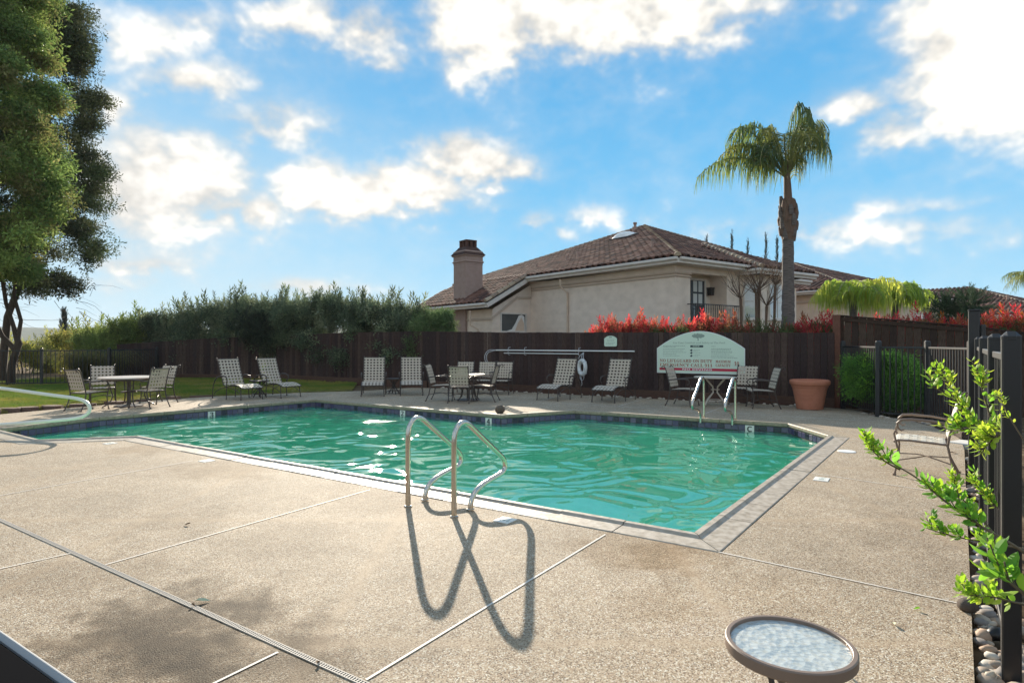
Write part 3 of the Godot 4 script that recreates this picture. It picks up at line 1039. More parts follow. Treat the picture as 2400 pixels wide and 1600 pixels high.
func roof_tile(w: float, l: float, r: float) -> MB:    # one barrel tile, lying along +z (downhill), rounded up, with a visible butt end
	var m := MB.new()
	var k := 5
	var pts := []
	for i in k + 1:
		var an := PI * i / k
		pts.append(Vector2(-cos(an) * w * 0.36, sin(an) * r))
	pts.insert(0, Vector2(-w * 0.5, -0.004))
	pts.append(Vector2(w * 0.5, -0.004))
	for i in pts.size() - 1:
		var a: Vector2 = pts[i]
		var b: Vector2 = pts[i + 1]
		m.face([Vector3(a.x, a.y, -l * 0.5), Vector3(b.x, b.y, -l * 0.5), Vector3(b.x, b.y + 0.022, l * 0.5), Vector3(a.x, a.y + 0.022, l * 0.5)], Vector3.UP)
		m.face([Vector3(a.x, a.y + 0.022, l * 0.5), Vector3(b.x, b.y + 0.022, l * 0.5), Vector3(b.x, b.y - 0.01, l * 0.5), Vector3(a.x, a.y - 0.01, l * 0.5)], Vector3(0, 0, 1))
	return m

var tile_parts: Array = []
var tile_mass: Mesh

func tile_plane(house: Node3D, roof: Node3D, poly: Array, down: Vector3, near_first: bool, budget: int) -> int:
	# poly in house axes; tiles run across and down it
	var nn: Vector3 = (poly[1] - poly[0]).cross(poly[2] - poly[0]).normalized()
	if nn.y < 0:
		nn = -nn
	var dn := (down - nn * down.dot(nn)).normalized()
	var ac := nn.cross(dn).normalized()
	var slab := MB.new()
	slab.face(poly, nn)
	var low := poly.map(func(q): return q - nn * 0.12)
	slab.face(low, -nn)
	for i in poly.size():
		slab.face([poly[i], poly[(i + 1) % poly.size()], low[(i + 1) % poly.size()], low[i]])
	part("roof_deck", slab, roof, M.roofbase)
	var p2 := PackedVector2Array()
	var lo := Vector2(1e9, 1e9)
	var hi := -lo
	for q in poly:
		var e := Vector2((q - poly[0]).dot(ac), (q - poly[0]).dot(dn))
		p2.append(e)
		lo = lo.min(e)
		hi = hi.max(e)
	var list := []
	var W := 0.34
	var Lx := 0.36
	var r := 0
	while hi.y - r * Lx > lo.y:
		var c := 0
		while lo.x + c * W < hi.x:
			var e := Vector2(lo.x + (c + 0.5) * W, hi.y - (r + 0.45) * Lx)
			if Geometry2D.is_point_in_polygon(e, p2):
				list.append(poly[0] + ac * e.x + dn * e.y + nn * (0.035 + rf(-0.004, 0.006)))
			c += 1
		r += 1
	var used := 0
	if budget > 0:
		list.sort_custom(func(a, b): return (house.transform * a).length() < (house.transform * b).length())
	var pl := []
	var co := []
	for q in list:
		var tw := Basis(ac, nn, dn).rotated(nn, rf(-0.02, 0.02))
		if used < budget:
			var o := part("roof_tile", tile_parts[rng.randi() % tile_parts.size()], roof)
			o.transform = Transform3D(tw, q)
			used += 1
		else:
			pl.append(Transform3D(tw, q))
			var c: Color = [Color(0.145, 0.070, 0.050), Color(0.10, 0.050, 0.038), Color(0.18, 0.09, 0.065), Color(0.07, 0.039, 0.032), Color(0.23, 0.13, 0.095)][[0, 0, 1, 1, 2, 3, 3, 4][rng.randi() % 8]]
			co.append(c)
	if pl.size():
		copies("roof_tiles", tile_mass, pl, co, roof)
	return used

func ridge_run(roof: Node3D, a: Vector3, b: Vector3) -> void:    # half-round cap tiles along a hip, from the top a down to b
	var cap := MB.new()
	var k := 6
	for i in k:
		var a0 := PI * i / k
		var a1 := PI * (i + 1) / k
		var c0 := Vector2(cos(a0), sin(a0))
		var c1 := Vector2(cos(a1), sin(a1))
		cap.face([Vector3(c0.x * 0.10, c0.y * 0.10, -0.2), Vector3(c1.x * 0.10, c1.y * 0.10, -0.2), Vector3(c1.x * 0.135, c1.y * 0.14, 0.2), Vector3(c0.x * 0.135, c0.y * 0.14, 0.2)], Vector3(c0.x + c1.x, c0.y + c1.y, 0))
		cap.face([Vector3(0, -0.02, 0.2), Vector3(c0.x * 0.135, c0.y * 0.14, 0.2), Vector3(c1.x * 0.135, c1.y * 0.14, 0.2)], Vector3(0, 0, 1))
	var vars := []
	for c in M.ridge:
		vars.append(cap.done(c))
	var d := (b - a).normalized()
	var x := Vector3.UP.cross(d).normalized()
	var y := d.cross(x)
	var n := int(a.distance_to(b) / 0.36)
	for i in n:
		var o := part("ridge_tile", vars[rng.randi() % vars.size()], roof)
		o.transform = Transform3D(Basis(x, y, d), a.lerp(b, (i + 0.5) / n) + y * 0.05)

func wall_block(parent: Node3D, called: String, x0: float, x1: float, z0: float, z1: float, y0: float, y1: float, m: Material) -> MeshInstance3D:
	var b := MB.new()
	b.bx(Vector3((x0 + x1) * 0.5, (y0 + y1) * 0.5, (z0 + z1) * 0.5), Vector3(absf(x1 - x0), y1 - y0, absf(z1 - z0)))
	return part(called, b, parent, m)

func bar_part(parent: Node3D, called: String, a: Vector3, b: Vector3, w: float, h: float, m: Material, bev := 0.006) -> MeshInstance3D:
	var k := MB.new()
	k.bar(a, b, w, h, bev)
	return part(called, k, parent, m)

func sash(house: Node3D, c: Vector3, turn: float, w: float, h: float, cols: int, rows: int, lit := true) -> void:   # a window set into the wall's face, facing local +z
	var fr := MB.new()
	for s in [-1.0, 1.0]:
		fr.bx(Vector3(s * (w * 0.5 - 0.03), 0, 0.0), Vector3(0.06, h, 0.09), 0.005)
		fr.bx(Vector3(0, s * (h * 0.5 - 0.03), 0.0), Vector3(w - 0.12, 0.06, 0.088), 0.005)
	var o := part("window", fr, house, M.trim)
	o.position = c
	o.rotation.y = turn
	var pane := MB.new()
	pane.bx(Vector3(0, 0, -0.012), Vector3(w - 0.1, h - 0.1, 0.008))
	part("pane", pane, o, M.curtain if lit else M.glass)
	if lit:
		var gl := MB.new()
		gl.bx(Vector3(0, 0, 0.012), Vector3(w - 0.1, h - 0.1, 0.006))
		var gm := mat(Color(0.8, 0.85, 0.9, 0.1), 0.03, 0.0, 0.8)
		gm.transparency = BaseMaterial3D.TRANSPARENCY_ALPHA
		part("pane", gl, o, gm)
	for i in range(1, cols):
		bar_part(o, "muntin", Vector3(-w * 0.5 + w * i / cols, -h * 0.5 + 0.06, 0.025), Vector3(-w * 0.5 + w * i / cols, h * 0.5 - 0.06, 0.025), 0.025, 0.02, M.trim, 0.0)
	for i in range(1, rows):
		bar_part(o, "muntin", Vector3(-w * 0.5 + 0.06, -h * 0.5 + h * i / rows, 0.03), Vector3(w * 0.5 - 0.06, -h * 0.5 + h * i / rows, 0.03), 0.02, 0.02, M.trim, 0.0)
	bar_part(o, "sill", Vector3(-w * 0.55, -h * 0.5 - 0.03, 0.03), Vector3(w * 0.55, -h * 0.5 - 0.03, 0.03), 0.16, 0.06, M.trim)

func eave(house: Node3D, a: Vector3, b: Vector3) -> void:   # fascia board with a gutter roll in front; a, b at the eave's top edge
	bar_part(house, "fascia", a - Vector3(0, 0.13, 0), b - Vector3(0, 0.13, 0), 0.10, 0.17, M.trim)
	var d := (b - a).normalized()
	var out := d.cross(Vector3.UP)
	bar_part(house, "gutter", a - Vector3(0, 0.055, 0) + out * 0.09, b - Vector3(0, 0.055, 0) + out * 0.09, 0.12, 0.11, M.trim, 0.02)

func skylight(house: Node3D, c: Vector3, basis: Basis, w: float, l: float) -> void:
	var curb := MB.new()
	curb.bx(Vector3(0, 0.08, 0), Vector3(w + 0.14, 0.16, l + 0.14), 0.01)
	var s := part("skylight", curb, house, M.bronze)
	s.transform = Transform3D(basis, c)
	var d := MB.new()
	var nx := 8
	var hv := func(i: int, j: int) -> Vector3:
		var x := float(i) / nx * 2.0 - 1.0
		var z := float(j) / nx * 2.0 - 1.0
		return Vector3(x * w * 0.5, 0.16 + 0.22 * (1.0 - pow(absf(x), 3.0)) * (1.0 - pow(absf(z), 3.0)), z * l * 0.5)
	for j in nx:
		for i in nx:
			d.face([hv.call(i, j), hv.call(i + 1, j), hv.call(i + 1, j + 1), hv.call(i, j + 1)], Vector3.UP)
	part("dome", d, s, M.dome)

func build_houses() -> void:
	for k in 5:
		tile_parts.append(roof_tile(0.34, 0.44, 0.105).done(M.tilevar[k]))
	tile_mass = roof_tile(0.34, 0.44, 0.105).done(M.rooftile)
	big_house()
	small_house("peach stucco house with a brown tiled roof, partly hidden by the tall palm trunk", Vector2(19.1, 34.7), 8.6, -1.1, true, 22.0)
	small_house("farthest house at the right edge, only its tiled roof showing above the red hedge", Vector2(38.96, 43.8), 8.0, -2.1, false, 20.0)

func big_house() -> void:
	var at := Vector3(6.16, -1.0, -23.3)
	var h := thing("stucco_house", "beige stucco house with brown tile roof, chimney and small balcony behind the fence", "house", at, yaw(Vector2(0.597, -0.802)))
	# local heights are above the house's own ground, one metre below the deck
	var e := 5.62
	var top := e - 0.22
	var roof := Node3D.new()
	roof.name = "roof"
	h.add_child(roof)
	var rise := 0.3415
	var apex := Vector3(12.5, e + 13.0 * rise, -12.5)
	var c0 := Vector3(-0.5, e, 0.5)
	var budget := 285
	var rk := Vector3(-0.5, e, -8.5)
	var end := Vector3(-0.5, e, -15.2)
	var used := tile_plane(h, roof, [c0, apex, end, rk], Vector3(-1, -rise, 0), true, 160)
	tile_plane(h, roof, [rk, end, Vector3(-2.85, 4.3, -15.4), Vector3(-2.85, 4.3, -8.5)], Vector3(-1, -0.55, 0), true, 40)
	used += tile_plane(h, roof, [c0, Vector3(3.9, e, 0.5), Vector3(9.5, e + 3.9 * rise, -3.4), apex], Vector3(0, -rise, 1), true, budget - used - 60)
	# the far slopes
	var back := MB.new()
	back.face([apex, end, Vector3(12.0, e, -25.0)], Vector3(0, 1, -1))
	back.face([apex, Vector3(12.0, e, -25.0), Vector3(16.0, e, -15.0), Vector3(11.0, e, -5.0), Vector3(9.5, e + 3.9 * rise, -3.4)], Vector3(1, 1, 0))
	back.face([end, Vector3(-2.85, 4.3, -15.4), Vector3(3.0, 4.3, -22.0), Vector3(12.0, e, -25.0)], Vector3(0, 0, -1))
	part("roof_deck", back, roof, M.roofbase)
	# bay roof
	var b0 := Vector3(3.9, e - 0.16, 1.15)
	var b1 := Vector3(8.1, e - 0.16, 1.15)
	var bp := Vector3(6.2, e + 1.5, -3.3)
	tile_plane(h, roof, [b0, b1, bp], Vector3(0, -0.37, 1), true, 30)
	tile_plane(h, roof, [b0, bp, Vector3(3.9, e - 0.1, -0.6)], Vector3(-1, -0.5, 0.2), true, 10)
	tile_plane(h, roof, [b1, Vector3(9.5, e - 0.16, -2.0), bp], Vector3(1, -0.5, 0), true, 0)
	tile_plane(h, roof, [Vector3(8.1, e - 0.16, -0.4), Vector3(10.6, e - 0.16, -0.4), Vector3(9.6, e + 1.2, -4.5), bp + Vector3(1.0, 0.1, -1.0)], Vector3(0, -0.37, 1), true, 0)
	ridge_run(roof, apex + Vector3(-0.1, 0, 0.1), Vector3(9.6, e + 10.1 * rise, -9.6))
	ridge_run(roof, Vector3(9.6, e + 10.1 * rise, -9.6), c0)
	ridge_run(roof, bp, b0)
	ridge_run(roof, apex, Vector3(9.5, e + 3.9 * rise, -3.4))
	ridge_run(roof, apex, end)
	ridge_run(roof, rk + Vector3(0, 0, 0.03), Vector3(-2.85, 4.32, -8.47))
	# walls
	var ft := 2.95       # balcony floor
	wall_block(h, "wall", 0.0, 0.885, -14.8, 0.0, 0.0, top, M.stucco)
	wall_block(h, "wall", 0.885, 3.26, -0.3, 0.0, 5.18, top, M.stucco)
	wall_block(h, "wall", 0.885, 3.26, -0.8, 0.0, 0.0, ft, M.stucco)
	wall_block(h, "wall", 0.885, 3.26, -2.0, -0.8, 0.0, top - 0.01, M.stucco)
	wall_block(h, "wall", 3.26, 4.3, -6.0, 0.0, 0.0, top, M.stucco)
	wall_block(h, "wall", 4.3, 10.1, -6.0, -0.8, 0.0, top - 0.3, M.stucco)
	wall_block(h, "wall", -2.3, -0.004, -15.0, -8.75, 0.0, 4.05, M.stucco)
	# gable piece under the steep rake
	var gp2 := MB.new()
	gp2.face([Vector3(-2.3, 4.05, -8.75), Vector3(-0.004, 4.05, -8.75), Vector3(-0.004, 5.3, -8.75)], Vector3(0, 0, 1))
	gp2.face([Vector3(-2.3, 4.05, -14.9), Vector3(-0.004, 4.05, -14.9), Vector3(-0.004, 5.3, -14.9)], Vector3(0, 0, -1))
	part("wall", gp2, h, M.stucco)
	# bay
	var bay := MB.new()
	bay.prism([Vector3(4.15, 0, -0.85), Vector3(4.15, 0, 0.02), Vector3(4.75, 0, 0.65), Vector3(7.0, 0, 0.65), Vector3(7.6, 0, 0.02), Vector3(7.6, 0, -0.85)], 0.0, e - 0.34)
	part("bay_wall", bay, h, M.stucco)
	sash(h, Vector3(4.42, 4.20, 0.36), deg_to_rad(-46.0), 0.62, 1.5, 1, 2)
	sash(h, Vector3(5.88, 4.20, 0.67), 0.0, 1.3, 1.5, 2, 2)
	# eaves and mouldings
	eave(h, rk, c0 + Vector3(0, 0, 0.05))
	eave(h, c0 + Vector3(0.05, 0, 0), Vector3(4.1, e, 0.5))
	eave(h, b0 + Vector3(-0.05, 0, -0.1), b1 + Vector3(0.05, 0, 0))
	eave(h, b0 + Vector3(0, 0, -1.3), b0)
	eave(h, Vector3(8.1, e - 0.16, -0.4), Vector3(10.6, e - 0.16, -0.4))
	eave(h, Vector3(-2.85, 4.3, -15.4), Vector3(-2.85, 4.3, -8.45))
	bar_part(h, "rake_board", Vector3(-2.85, 4.17, -8.44), Vector3(-0.45, 5.49, -8.44), 0.10, 0.2, M.trim)
	var soff := MB.new()
	soff.face([Vector3(-0.5, top + 0.002, 0.5), Vector3(4.0, top + 0.002, 0.5), Vector3(4.0, top + 0.002, 0.0), Vector3(0, top + 0.002, 0.0), Vector3(0, top + 0.002, -8.7), Vector3(-0.5, top + 0.002, -8.7)], Vector3.DOWN)
	part("soffit", soff, h, M.trim)
	for q in [[0.06, 0.075], [-0.06, 0.05]]:
		bar_part(h, "moulding", Vector3(-q[1] * 0.5, 5.06 + q[0], -8.7), Vector3(-q[1] * 0.5, 5.06 + q[0], 0.0), q[1], 0.07, M.band, 0.012)
		bar_part(h, "moulding", Vector3(-q[1], 5.06 + q[0], q[1] * 0.5), Vector3(0.93, 5.06 + q[0], q[1] * 0.5), 0.07, q[1], M.band, 0.012)
	# moulding that follows the rake on the lower wing, and along its side
	bar_part(h, "moulding", Vector3(-2.34, 3.62, -8.72), Vector3(-0.9, 4.62, -8.72), 0.05, 0.1, M.band)
	bar_part(h, "moulding", Vector3(-0.9, 4.62, -8.72), Vector3(-0.02, 4.66, -8.72), 0.05, 0.1, M.band)
	bar_part(h, "moulding", Vector3(-2.33, 3.58, -11.4), Vector3(-2.33, 3.58, -8.73), 0.05, 0.1, M.band)
	# window whose reflected pale arch is painted as flat plates, in the lower wing's face
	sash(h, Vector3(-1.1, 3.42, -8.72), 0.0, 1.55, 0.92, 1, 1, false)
	part("curtain", plate([Vector2(-1.5, 3.02), Vector2(-1.2, 3.1), Vector2(-0.98, 3.4), Vector2(-0.78, 3.76), Vector2(-0.6, 3.82), Vector2(-0.44, 3.72), Vector2(-0.40, 3.02)], -8.729, -8.722), h, M.dome)  # reflection of a gable in the glass, painted as coloured plates
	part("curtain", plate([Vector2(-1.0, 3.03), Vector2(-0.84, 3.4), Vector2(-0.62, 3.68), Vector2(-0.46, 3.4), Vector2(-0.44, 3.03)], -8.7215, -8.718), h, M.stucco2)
	tile_plane(h, roof, [Vector3(-2.2, 2.72, -8.74), Vector3(0.0, 2.72, -8.74), Vector3(0.0, 2.35, -7.7), Vector3(-2.3, 2.35, -7.7)], Vector3(0, -0.35, 1), true, 20)
	wall_block(h, "wall", -2.1, -0.01, -8.74, -7.95, 0.0, 2.2, M.stucco)
	# downspouts
	for z in [-6.0]:
		var ds := MB.new()
		ds.tube([Vector3(-0.5, 5.3, z), Vector3(-0.5, 4.98, z), Vector3(-0.07, 4.72, z - 0.02), Vector3(-0.06, 0.2, z - 0.02)], 0.045, 8)
		part("downspout", ds, h, M.stucco2)
	var ds2 := MB.new()
	ds2.tube([Vector3(-2.8, 4.0, -9.9), Vector3(-2.8, 3.3, -9.9), Vector3(-2.37, 3.1, -9.9), Vector3(-2.36, 0.2, -9.9)], 0.045, 8)
	part("downspout", ds2, h, M.stucco2)
	# balcony: door, lamp, railing
	var dr := MB.new()
	dr.bx(Vector3(2.38, ft + 1.03, -0.79), Vector3(0.86, 2.06, 0.05), 0.006)
	var door := part("door", dr, h, M.doorblue)
	for r in 3:
		for c in 2:
			var pn := MB.new()
			pn.bx(Vector3(2.38 - 0.17 + 0.34 * c, ft + 0.78 + 0.52 * r, -0.764), Vector3(0.25, 0.44, 0.015), 0.004)
			part("pane", pn, door, M.curtain if r > 0 else M.glass)
	bar_part(h, "door_frame", Vector3(2.86, ft, -0.78), Vector3(2.86, ft + 2.12, -0.78), 0.09, 0.08, M.trim)
	bar_part(h, "door_frame", Vector3(1.91, ft + 2.11, -0.78), Vector3(2.82, ft + 2.11, -0.78), 0.08, 0.09, M.trim)
	var lamp := MB.new()
	lamp.bx(Vector3(3.1, ft + 1.62, -0.66), Vector3(0.2, 0.28, 0.2), 0.02)
	lamp.bx(Vector3(3.1, ft + 1.78, -0.66), Vector3(0.26, 0.05, 0.26), 0.02)
	lamp.bx(Vector3(3.1, ft + 1.66, -0.78), Vector3(0.12, 0.2, 0.04), 0.01)
	part("wall_lamp", lamp, h, M.iron)
	wall_block(h, "balcony_floor", 0.70, 3.75, 0.004, 0.42, ft - 0.2, ft, M.stucco)
	var rail := MB.new()
	rail.bar(Vector3(0.7, ft + 1.0, 0.38), Vector3(3.75, ft + 1.0, 0.38), 0.05, 0.04, 0.005)
	rail.bar(Vector3(0.7, ft + 0.08, 0.38), Vector3(3.75, ft + 0.08, 0.38), 0.04, 0.03, 0.004)
	rail.bar(Vector3(0.7, ft + 1.0, 0.02), Vector3(0.7, ft + 1.0, 0.36), 0.04, 0.035, 0.004)
	rail.bar(Vector3(3.75, ft + 1.0, 0.02), Vector3(3.75, ft + 1.0, 0.36), 0.04, 0.035, 0.004)
	var bal := part("balcony_railing", rail, h, M.iron)
	for i in 23:
		var bq := MB.new()
		var x := 0.7 + 3.05 * i / 22.0
		bq.bx(Vector3(x, ft + 0.5, 0.38), Vector3(0.03 if i % 11 == 0 else 0.02, 0.98, 0.03 if i % 11 == 0 else 0.02), 0.002)
		bq.bx(Vector3(x, ft + 0.84, 0.38), Vector3(0.036, 0.03, 0.036), 0.008)
		part("baluster", bq, bal, M.iron)
	var ring := []
	for i in 20:
		ring.append(Vector3(2.45 + 0.26 * cos(TAU * i / 20.0), ft + 0.32 + 0.26 * sin(TAU * i / 20.0), 0.34))
	var rg := MB.new()
	rg.tube(ring, 0.02, 6, false, true)
	part("iron_ring", rg, bal, M.iron)
	# chimney
	var ch := MB.new()
	var cx := -1.9
	var cz := -11.5
	ch.bx(Vector3(cx, 3.2 + 1.65, cz), Vector3(1.05, 4.3, 1.12), 0.02)
	ch.bx(Vector3(cx, 6.52, cz), Vector3(1.16, 0.09, 1.23), 0.03)
	ch.bx(Vector3(cx, 6.72, cz), Vector3(1.07, 0.7, 1.14), 0.02)
	ch.bx(Vector3(cx, 6.83, cz), Vector3(1.2, 0.07, 1.27), 0.02)
	var chim := part("chimney", ch, h, M.chimney)
	var cap := MB.new()
	var ring0 := []
	var ring1 := []
	for s in [[-1, -1], [1, -1], [1, 1], [-1, 1]]:
		ring0.append(Vector3(cx + s[0] * 0.64, 6.87, cz + s[1] * 0.67))
		ring1.append(Vector3(cx + s[0] * 0.34, 7.27, cz + s[1] * 0.36))
	for i in 4:
		cap.face([ring0[i], ring0[(i + 1) % 4], ring1[(i + 1) % 4], ring1[i]], Vector3(ring0[i].x + ring0[(i + 1) % 4].x - 2 * cx, 1, ring0[i].z + ring0[(i + 1) % 4].z - 2 * cz))
	cap.face(ring0, Vector3.DOWN)
	cap.face(ring1, Vector3.UP)
	part("chimney_cap", cap, chim, M.tilevar[3])
	var lan := MB.new()
	for s in [[-1, -1], [1, -1], [1, 1], [-1, 1], [0, 1], [0, -1], [1, 0], [-1, 0]]:
		lan.bx(Vector3(cx + s[0] * 0.25, 7.42, cz + s[1] * 0.27), Vector3(0.13, 0.3, 0.13), 0.01)
	lan.bx(Vector3(cx, 7.6, cz), Vector3(0.66, 0.07, 0.70), 0.02)
	lan.bx(Vector3(cx, 7.42, cz), Vector3(0.3, 0.3, 0.3))
	part("chimney_lantern", lan, chim, M.tilevar[1])
	# roof fittings: skylight and vents
	var rn := Vector3(-rise, 1, 0).normalized()
	var rb := Basis(Vector3(0, 0, 1), rn, Vector3(0, 0, 1).cross(rn))
	var on := func(x: float, z: float) -> Vector3: return Vector3(x, e + (x + 0.5) * rise + 0.06, z)
	skylight(roof, on.call(7.6, -9.7), Basis(rn.cross(Vector3(0, 0, 1)), rn, Vector3(0, 0, 1)), 0.85, 1.3)
	for q in [[10.4, -11.4, 0.09, 0.55], [9.8, -11.0, 0.05, 0.35], [2.4, -8.0, 0.06, 0.38], [2.1, -8.5, 0.05, 0.30], [1.2, -9.8, 0.045, 0.25], [2.2, -3.0, 0.05, 0.3]]:
		var vt := MB.new()
		vt.tube([on.call(q[0], q[1]) - Vector3(0, 0.1, 0), on.call(q[0], q[1]) + Vector3(0, q[3], 0)], q[2], 10)
		vt.tube([on.call(q[0], q[1]) + Vector3(0, q[3] - 0.1, 0), on.call(q[0], q[1]) + Vector3(0, q[3], 0)], q[2] * 1.35, 10)
		part("vent_pipe", vt, roof, M.chimney)

func small_house(label: String, eave_at: Vector2, s: float, y: float, sky: bool, length: float) -> void:
	var at := eave_at + Vector2(0.1, 0.7)
	var h := thing("stucco_house", label, "house", w3(at, y), yaw(Vector2(0.597, -0.802)))
	var e := 4.62 + 1.0
	var rise := 0.3415
	var roof := Node3D.new()
	roof.name = "roof"
	h.add_child(roof)
	var c0 := Vector3(-0.5, e, 0.5)
	var apex := Vector3(s - 0.5, e + s * rise, 0.5 - s)
	var far := Vector3(-0.5, e, -length)
	var top2 := Vector3(s - 0.5, e + s * rise, -length + s)
	if -length + s > apex.z:
		top2 = apex
	tile_plane(h, roof, [c0, apex, top2, far] if top2 != apex else [c0, apex, far], Vector3(-1, -rise, 0), true, 0)
	tile_plane(h, roof, [c0, Vector3(2 * s - 0.5, e, 0.5), apex], Vector3(0, -rise, 1), true, 0)
	var back := MB.new()
	back.face([apex, Vector3(2 * s - 0.5, e, 0.5), Vector3(2 * s - 0.5, e, -length), top2], Vector3(1, 1, 0))
	back.face([top2, Vector3(2 * s - 0.5, e, -length), far], Vector3(0, 1, -1))
	part("roof_deck", back, roof, M.roofbase)
	ridge_run(roof, apex, c0)
	ridge_run(roof, apex, Vector3(2 * s - 0.5, e, 0.5))
	# a second, lower hip in front
	var p0 := Vector3(2.0, e - 0.5, 2.4)
	var p1 := Vector3(7.4, e - 0.5, 2.4)
	var pp := Vector3(4.7, e + 0.75, -1.2)
	tile_plane(h, roof, [p0, p1, pp], Vector3(0, -0.35, 1), true, 0)
	tile_plane(h, roof, [p0, pp, Vector3(2.0, e - 0.5, -0.5)], Vector3(-1, -0.4, 0), true, 0)
	ridge_run(roof, pp, p0)
	ridge_run(roof, pp, p1)
	wall_block(h, "wall", 0.0, 2 * s - 1.0, -length + 0.5, 0.0, -1.0, e - 0.2, M.stucco2)
	wall_block(h, "wall", 2.4, 7.0, 0.004, 2.0, -1.0, e - 0.7, M.stucco2)
	eave(h, far, c0)
	eave(h, c0, Vector3(2 * s - 0.5, e, 0.5))
	eave(h, p0, p1)
	eave(h, Vector3(2.0, e - 0.5, -0.5), p0)
	bar_part(h, "moulding", Vector3(-0.04, 5.0, -length + 0.6), Vector3(-0.04, 5.0, -0.01), 0.08, 0.12, M.band)
	sash(h, Vector3(4.7, 3.6, 2.02), 0.0, 1.8, 1.4, 2, 2)
	var rn := Vector3(-rise, 1, 0).normalized()
	if sky:
		skylight(roof, Vector3(s * 0.55, e + (s * 0.55 + 0.5) * rise + 0.05, -s * 0.95), Basis(rn.cross(Vector3(0, 0, 1)), rn, Vector3(0, 0, 1)), 1.0, 1.5)
	var vt := MB.new()
	vt.tube([Vector3(3.0, e + 3.5 * rise - 0.1, -3.5), Vector3(3.0, e + 3.5 * rise + 0.5, -3.5)], 0.1, 10)
	part("vent_pipe", vt, roof, M.chimney)

# ---------------------------------------------------------------- plants
var L := {}

func make_leaves() -> void:
	for kind in [["dark", M.leaf_dark], ["soft", M.leaf_soft], ["bright", M.leaf_bright]]:
		# a loose clump of broad leaves
		var b := MB.new()
		for k in 15:
			var d := Vector3(rf(-1, 1), rf(-0.7, 1), rf(-1, 1)).normalized()
			b.leaf(d * rf(0.02, 0.16), (d + Vector3(rf(-.5, .5), rf(-.4, .4), rf(-.5, .5))).normalized(), Vector3(rf(-.4, .4), 1, rf(-.4, .4)).normalized(), rf(0.07, 0.12), rf(0.032, 0.05))
		L["clump_" + kind[0]] = b.done(kind[1])
		# an upright shoot with narrow leaves
		b = MB.new()
		for k in 22:
			var y := k / 22.0
			var an := k * 2.4
			var d := Vector3(cos(an), 0, sin(an))
			b.leaf(Vector3(0, y * 0.42, 0) + d * 0.006, (d * lerpf(1.0, 0.35, y) + Vector3(0, 0.75, 0)).normalized(), Vector3.UP if y < 0.9 else d, rf(0.08, 0.125), rf(0.022, 0.034))
		b.tube([Vector3.ZERO, Vector3(0, 0.42, 0)], 0.004, 3, false)
		L["shoot_" + kind[0]] = b.done(kind[1])
	# small, dense, fine-leaved clump
	var f := MB.new()
	for k in 26:
		var d := Vector3(rf(-1, 1), rf(-0.6, 1), rf(-1, 1)).normalized()
		f.leaf(d * rf(0.02, 0.12), (d + Vector3(rf(-.6, .6), rf(-.2, .8), rf(-.6, .6))).normalized(), Vector3(rf(-.5, .5), 1, rf(-.5, .5)).normalized(), rf(0.03, 0.055), rf(0.016, 0.026))
	L.fine = f.done(M.leaf_soft)
	f = MB.new()
	for k in 30:
		var y := k / 30.0
		var an := k * 2.4
		var d := Vector3(cos(an), 0, sin(an))
		f.leaf(Vector3(0, y * 0.5, 0), (d * 0.5 + Vector3.UP).normalized(), d, 0.14, 0.02)
	L.cypress = f.done(M.leaf_dark)

func crown(parent: Node3D, clumps: Array, per: int, mesh: Mesh, s0: float, s1: float, tones: Array, rim := 0.55, upright := 0.0, called := "crown") -> MultiMeshInstance3D:
	var pl := []
	var co := []
	for c in clumps:
		var tone: Color = tones[rng.randi() % tones.size()]
		var sh := rf(0.8, 1.2)
		for k in per:
			var d := Vector3(rf(-1, 1), rf(-1, 1), rf(-1, 1))
			while d.length_squared() > 1.0 or d.length_squared() < 0.01:
				d = Vector3(rf(-1, 1), rf(-1, 1), rf(-1, 1))
			d = d.normalized() * pow(rng.randf(), 1.0 - rim * 0.9)
			var p: Vector3 = c[0] + d * c[1]
			var out := (d + Vector3(rf(-.5, .5), rf(-.2, .6) + upright * 2.0, rf(-.5, .5))).normalized()
			var x := out.cross(Vector3(rf(-1, 1), rf(-1, 1), rf(-1, 1))).normalized()
			pl.append(Transform3D(Basis(x, out, x.cross(out)).scaled(Vector3.ONE * rf(s0, s1)), p))
			var t: Color = tone if rng.randf() < 0.7 else tones[rng.randi() % tones.size()]
			var q := sh * rf(0.75, 1.25)
			co.append(Color(t.r * q, t.g * q, t.b * q))
	return copies(called, mesh, pl, co, parent)

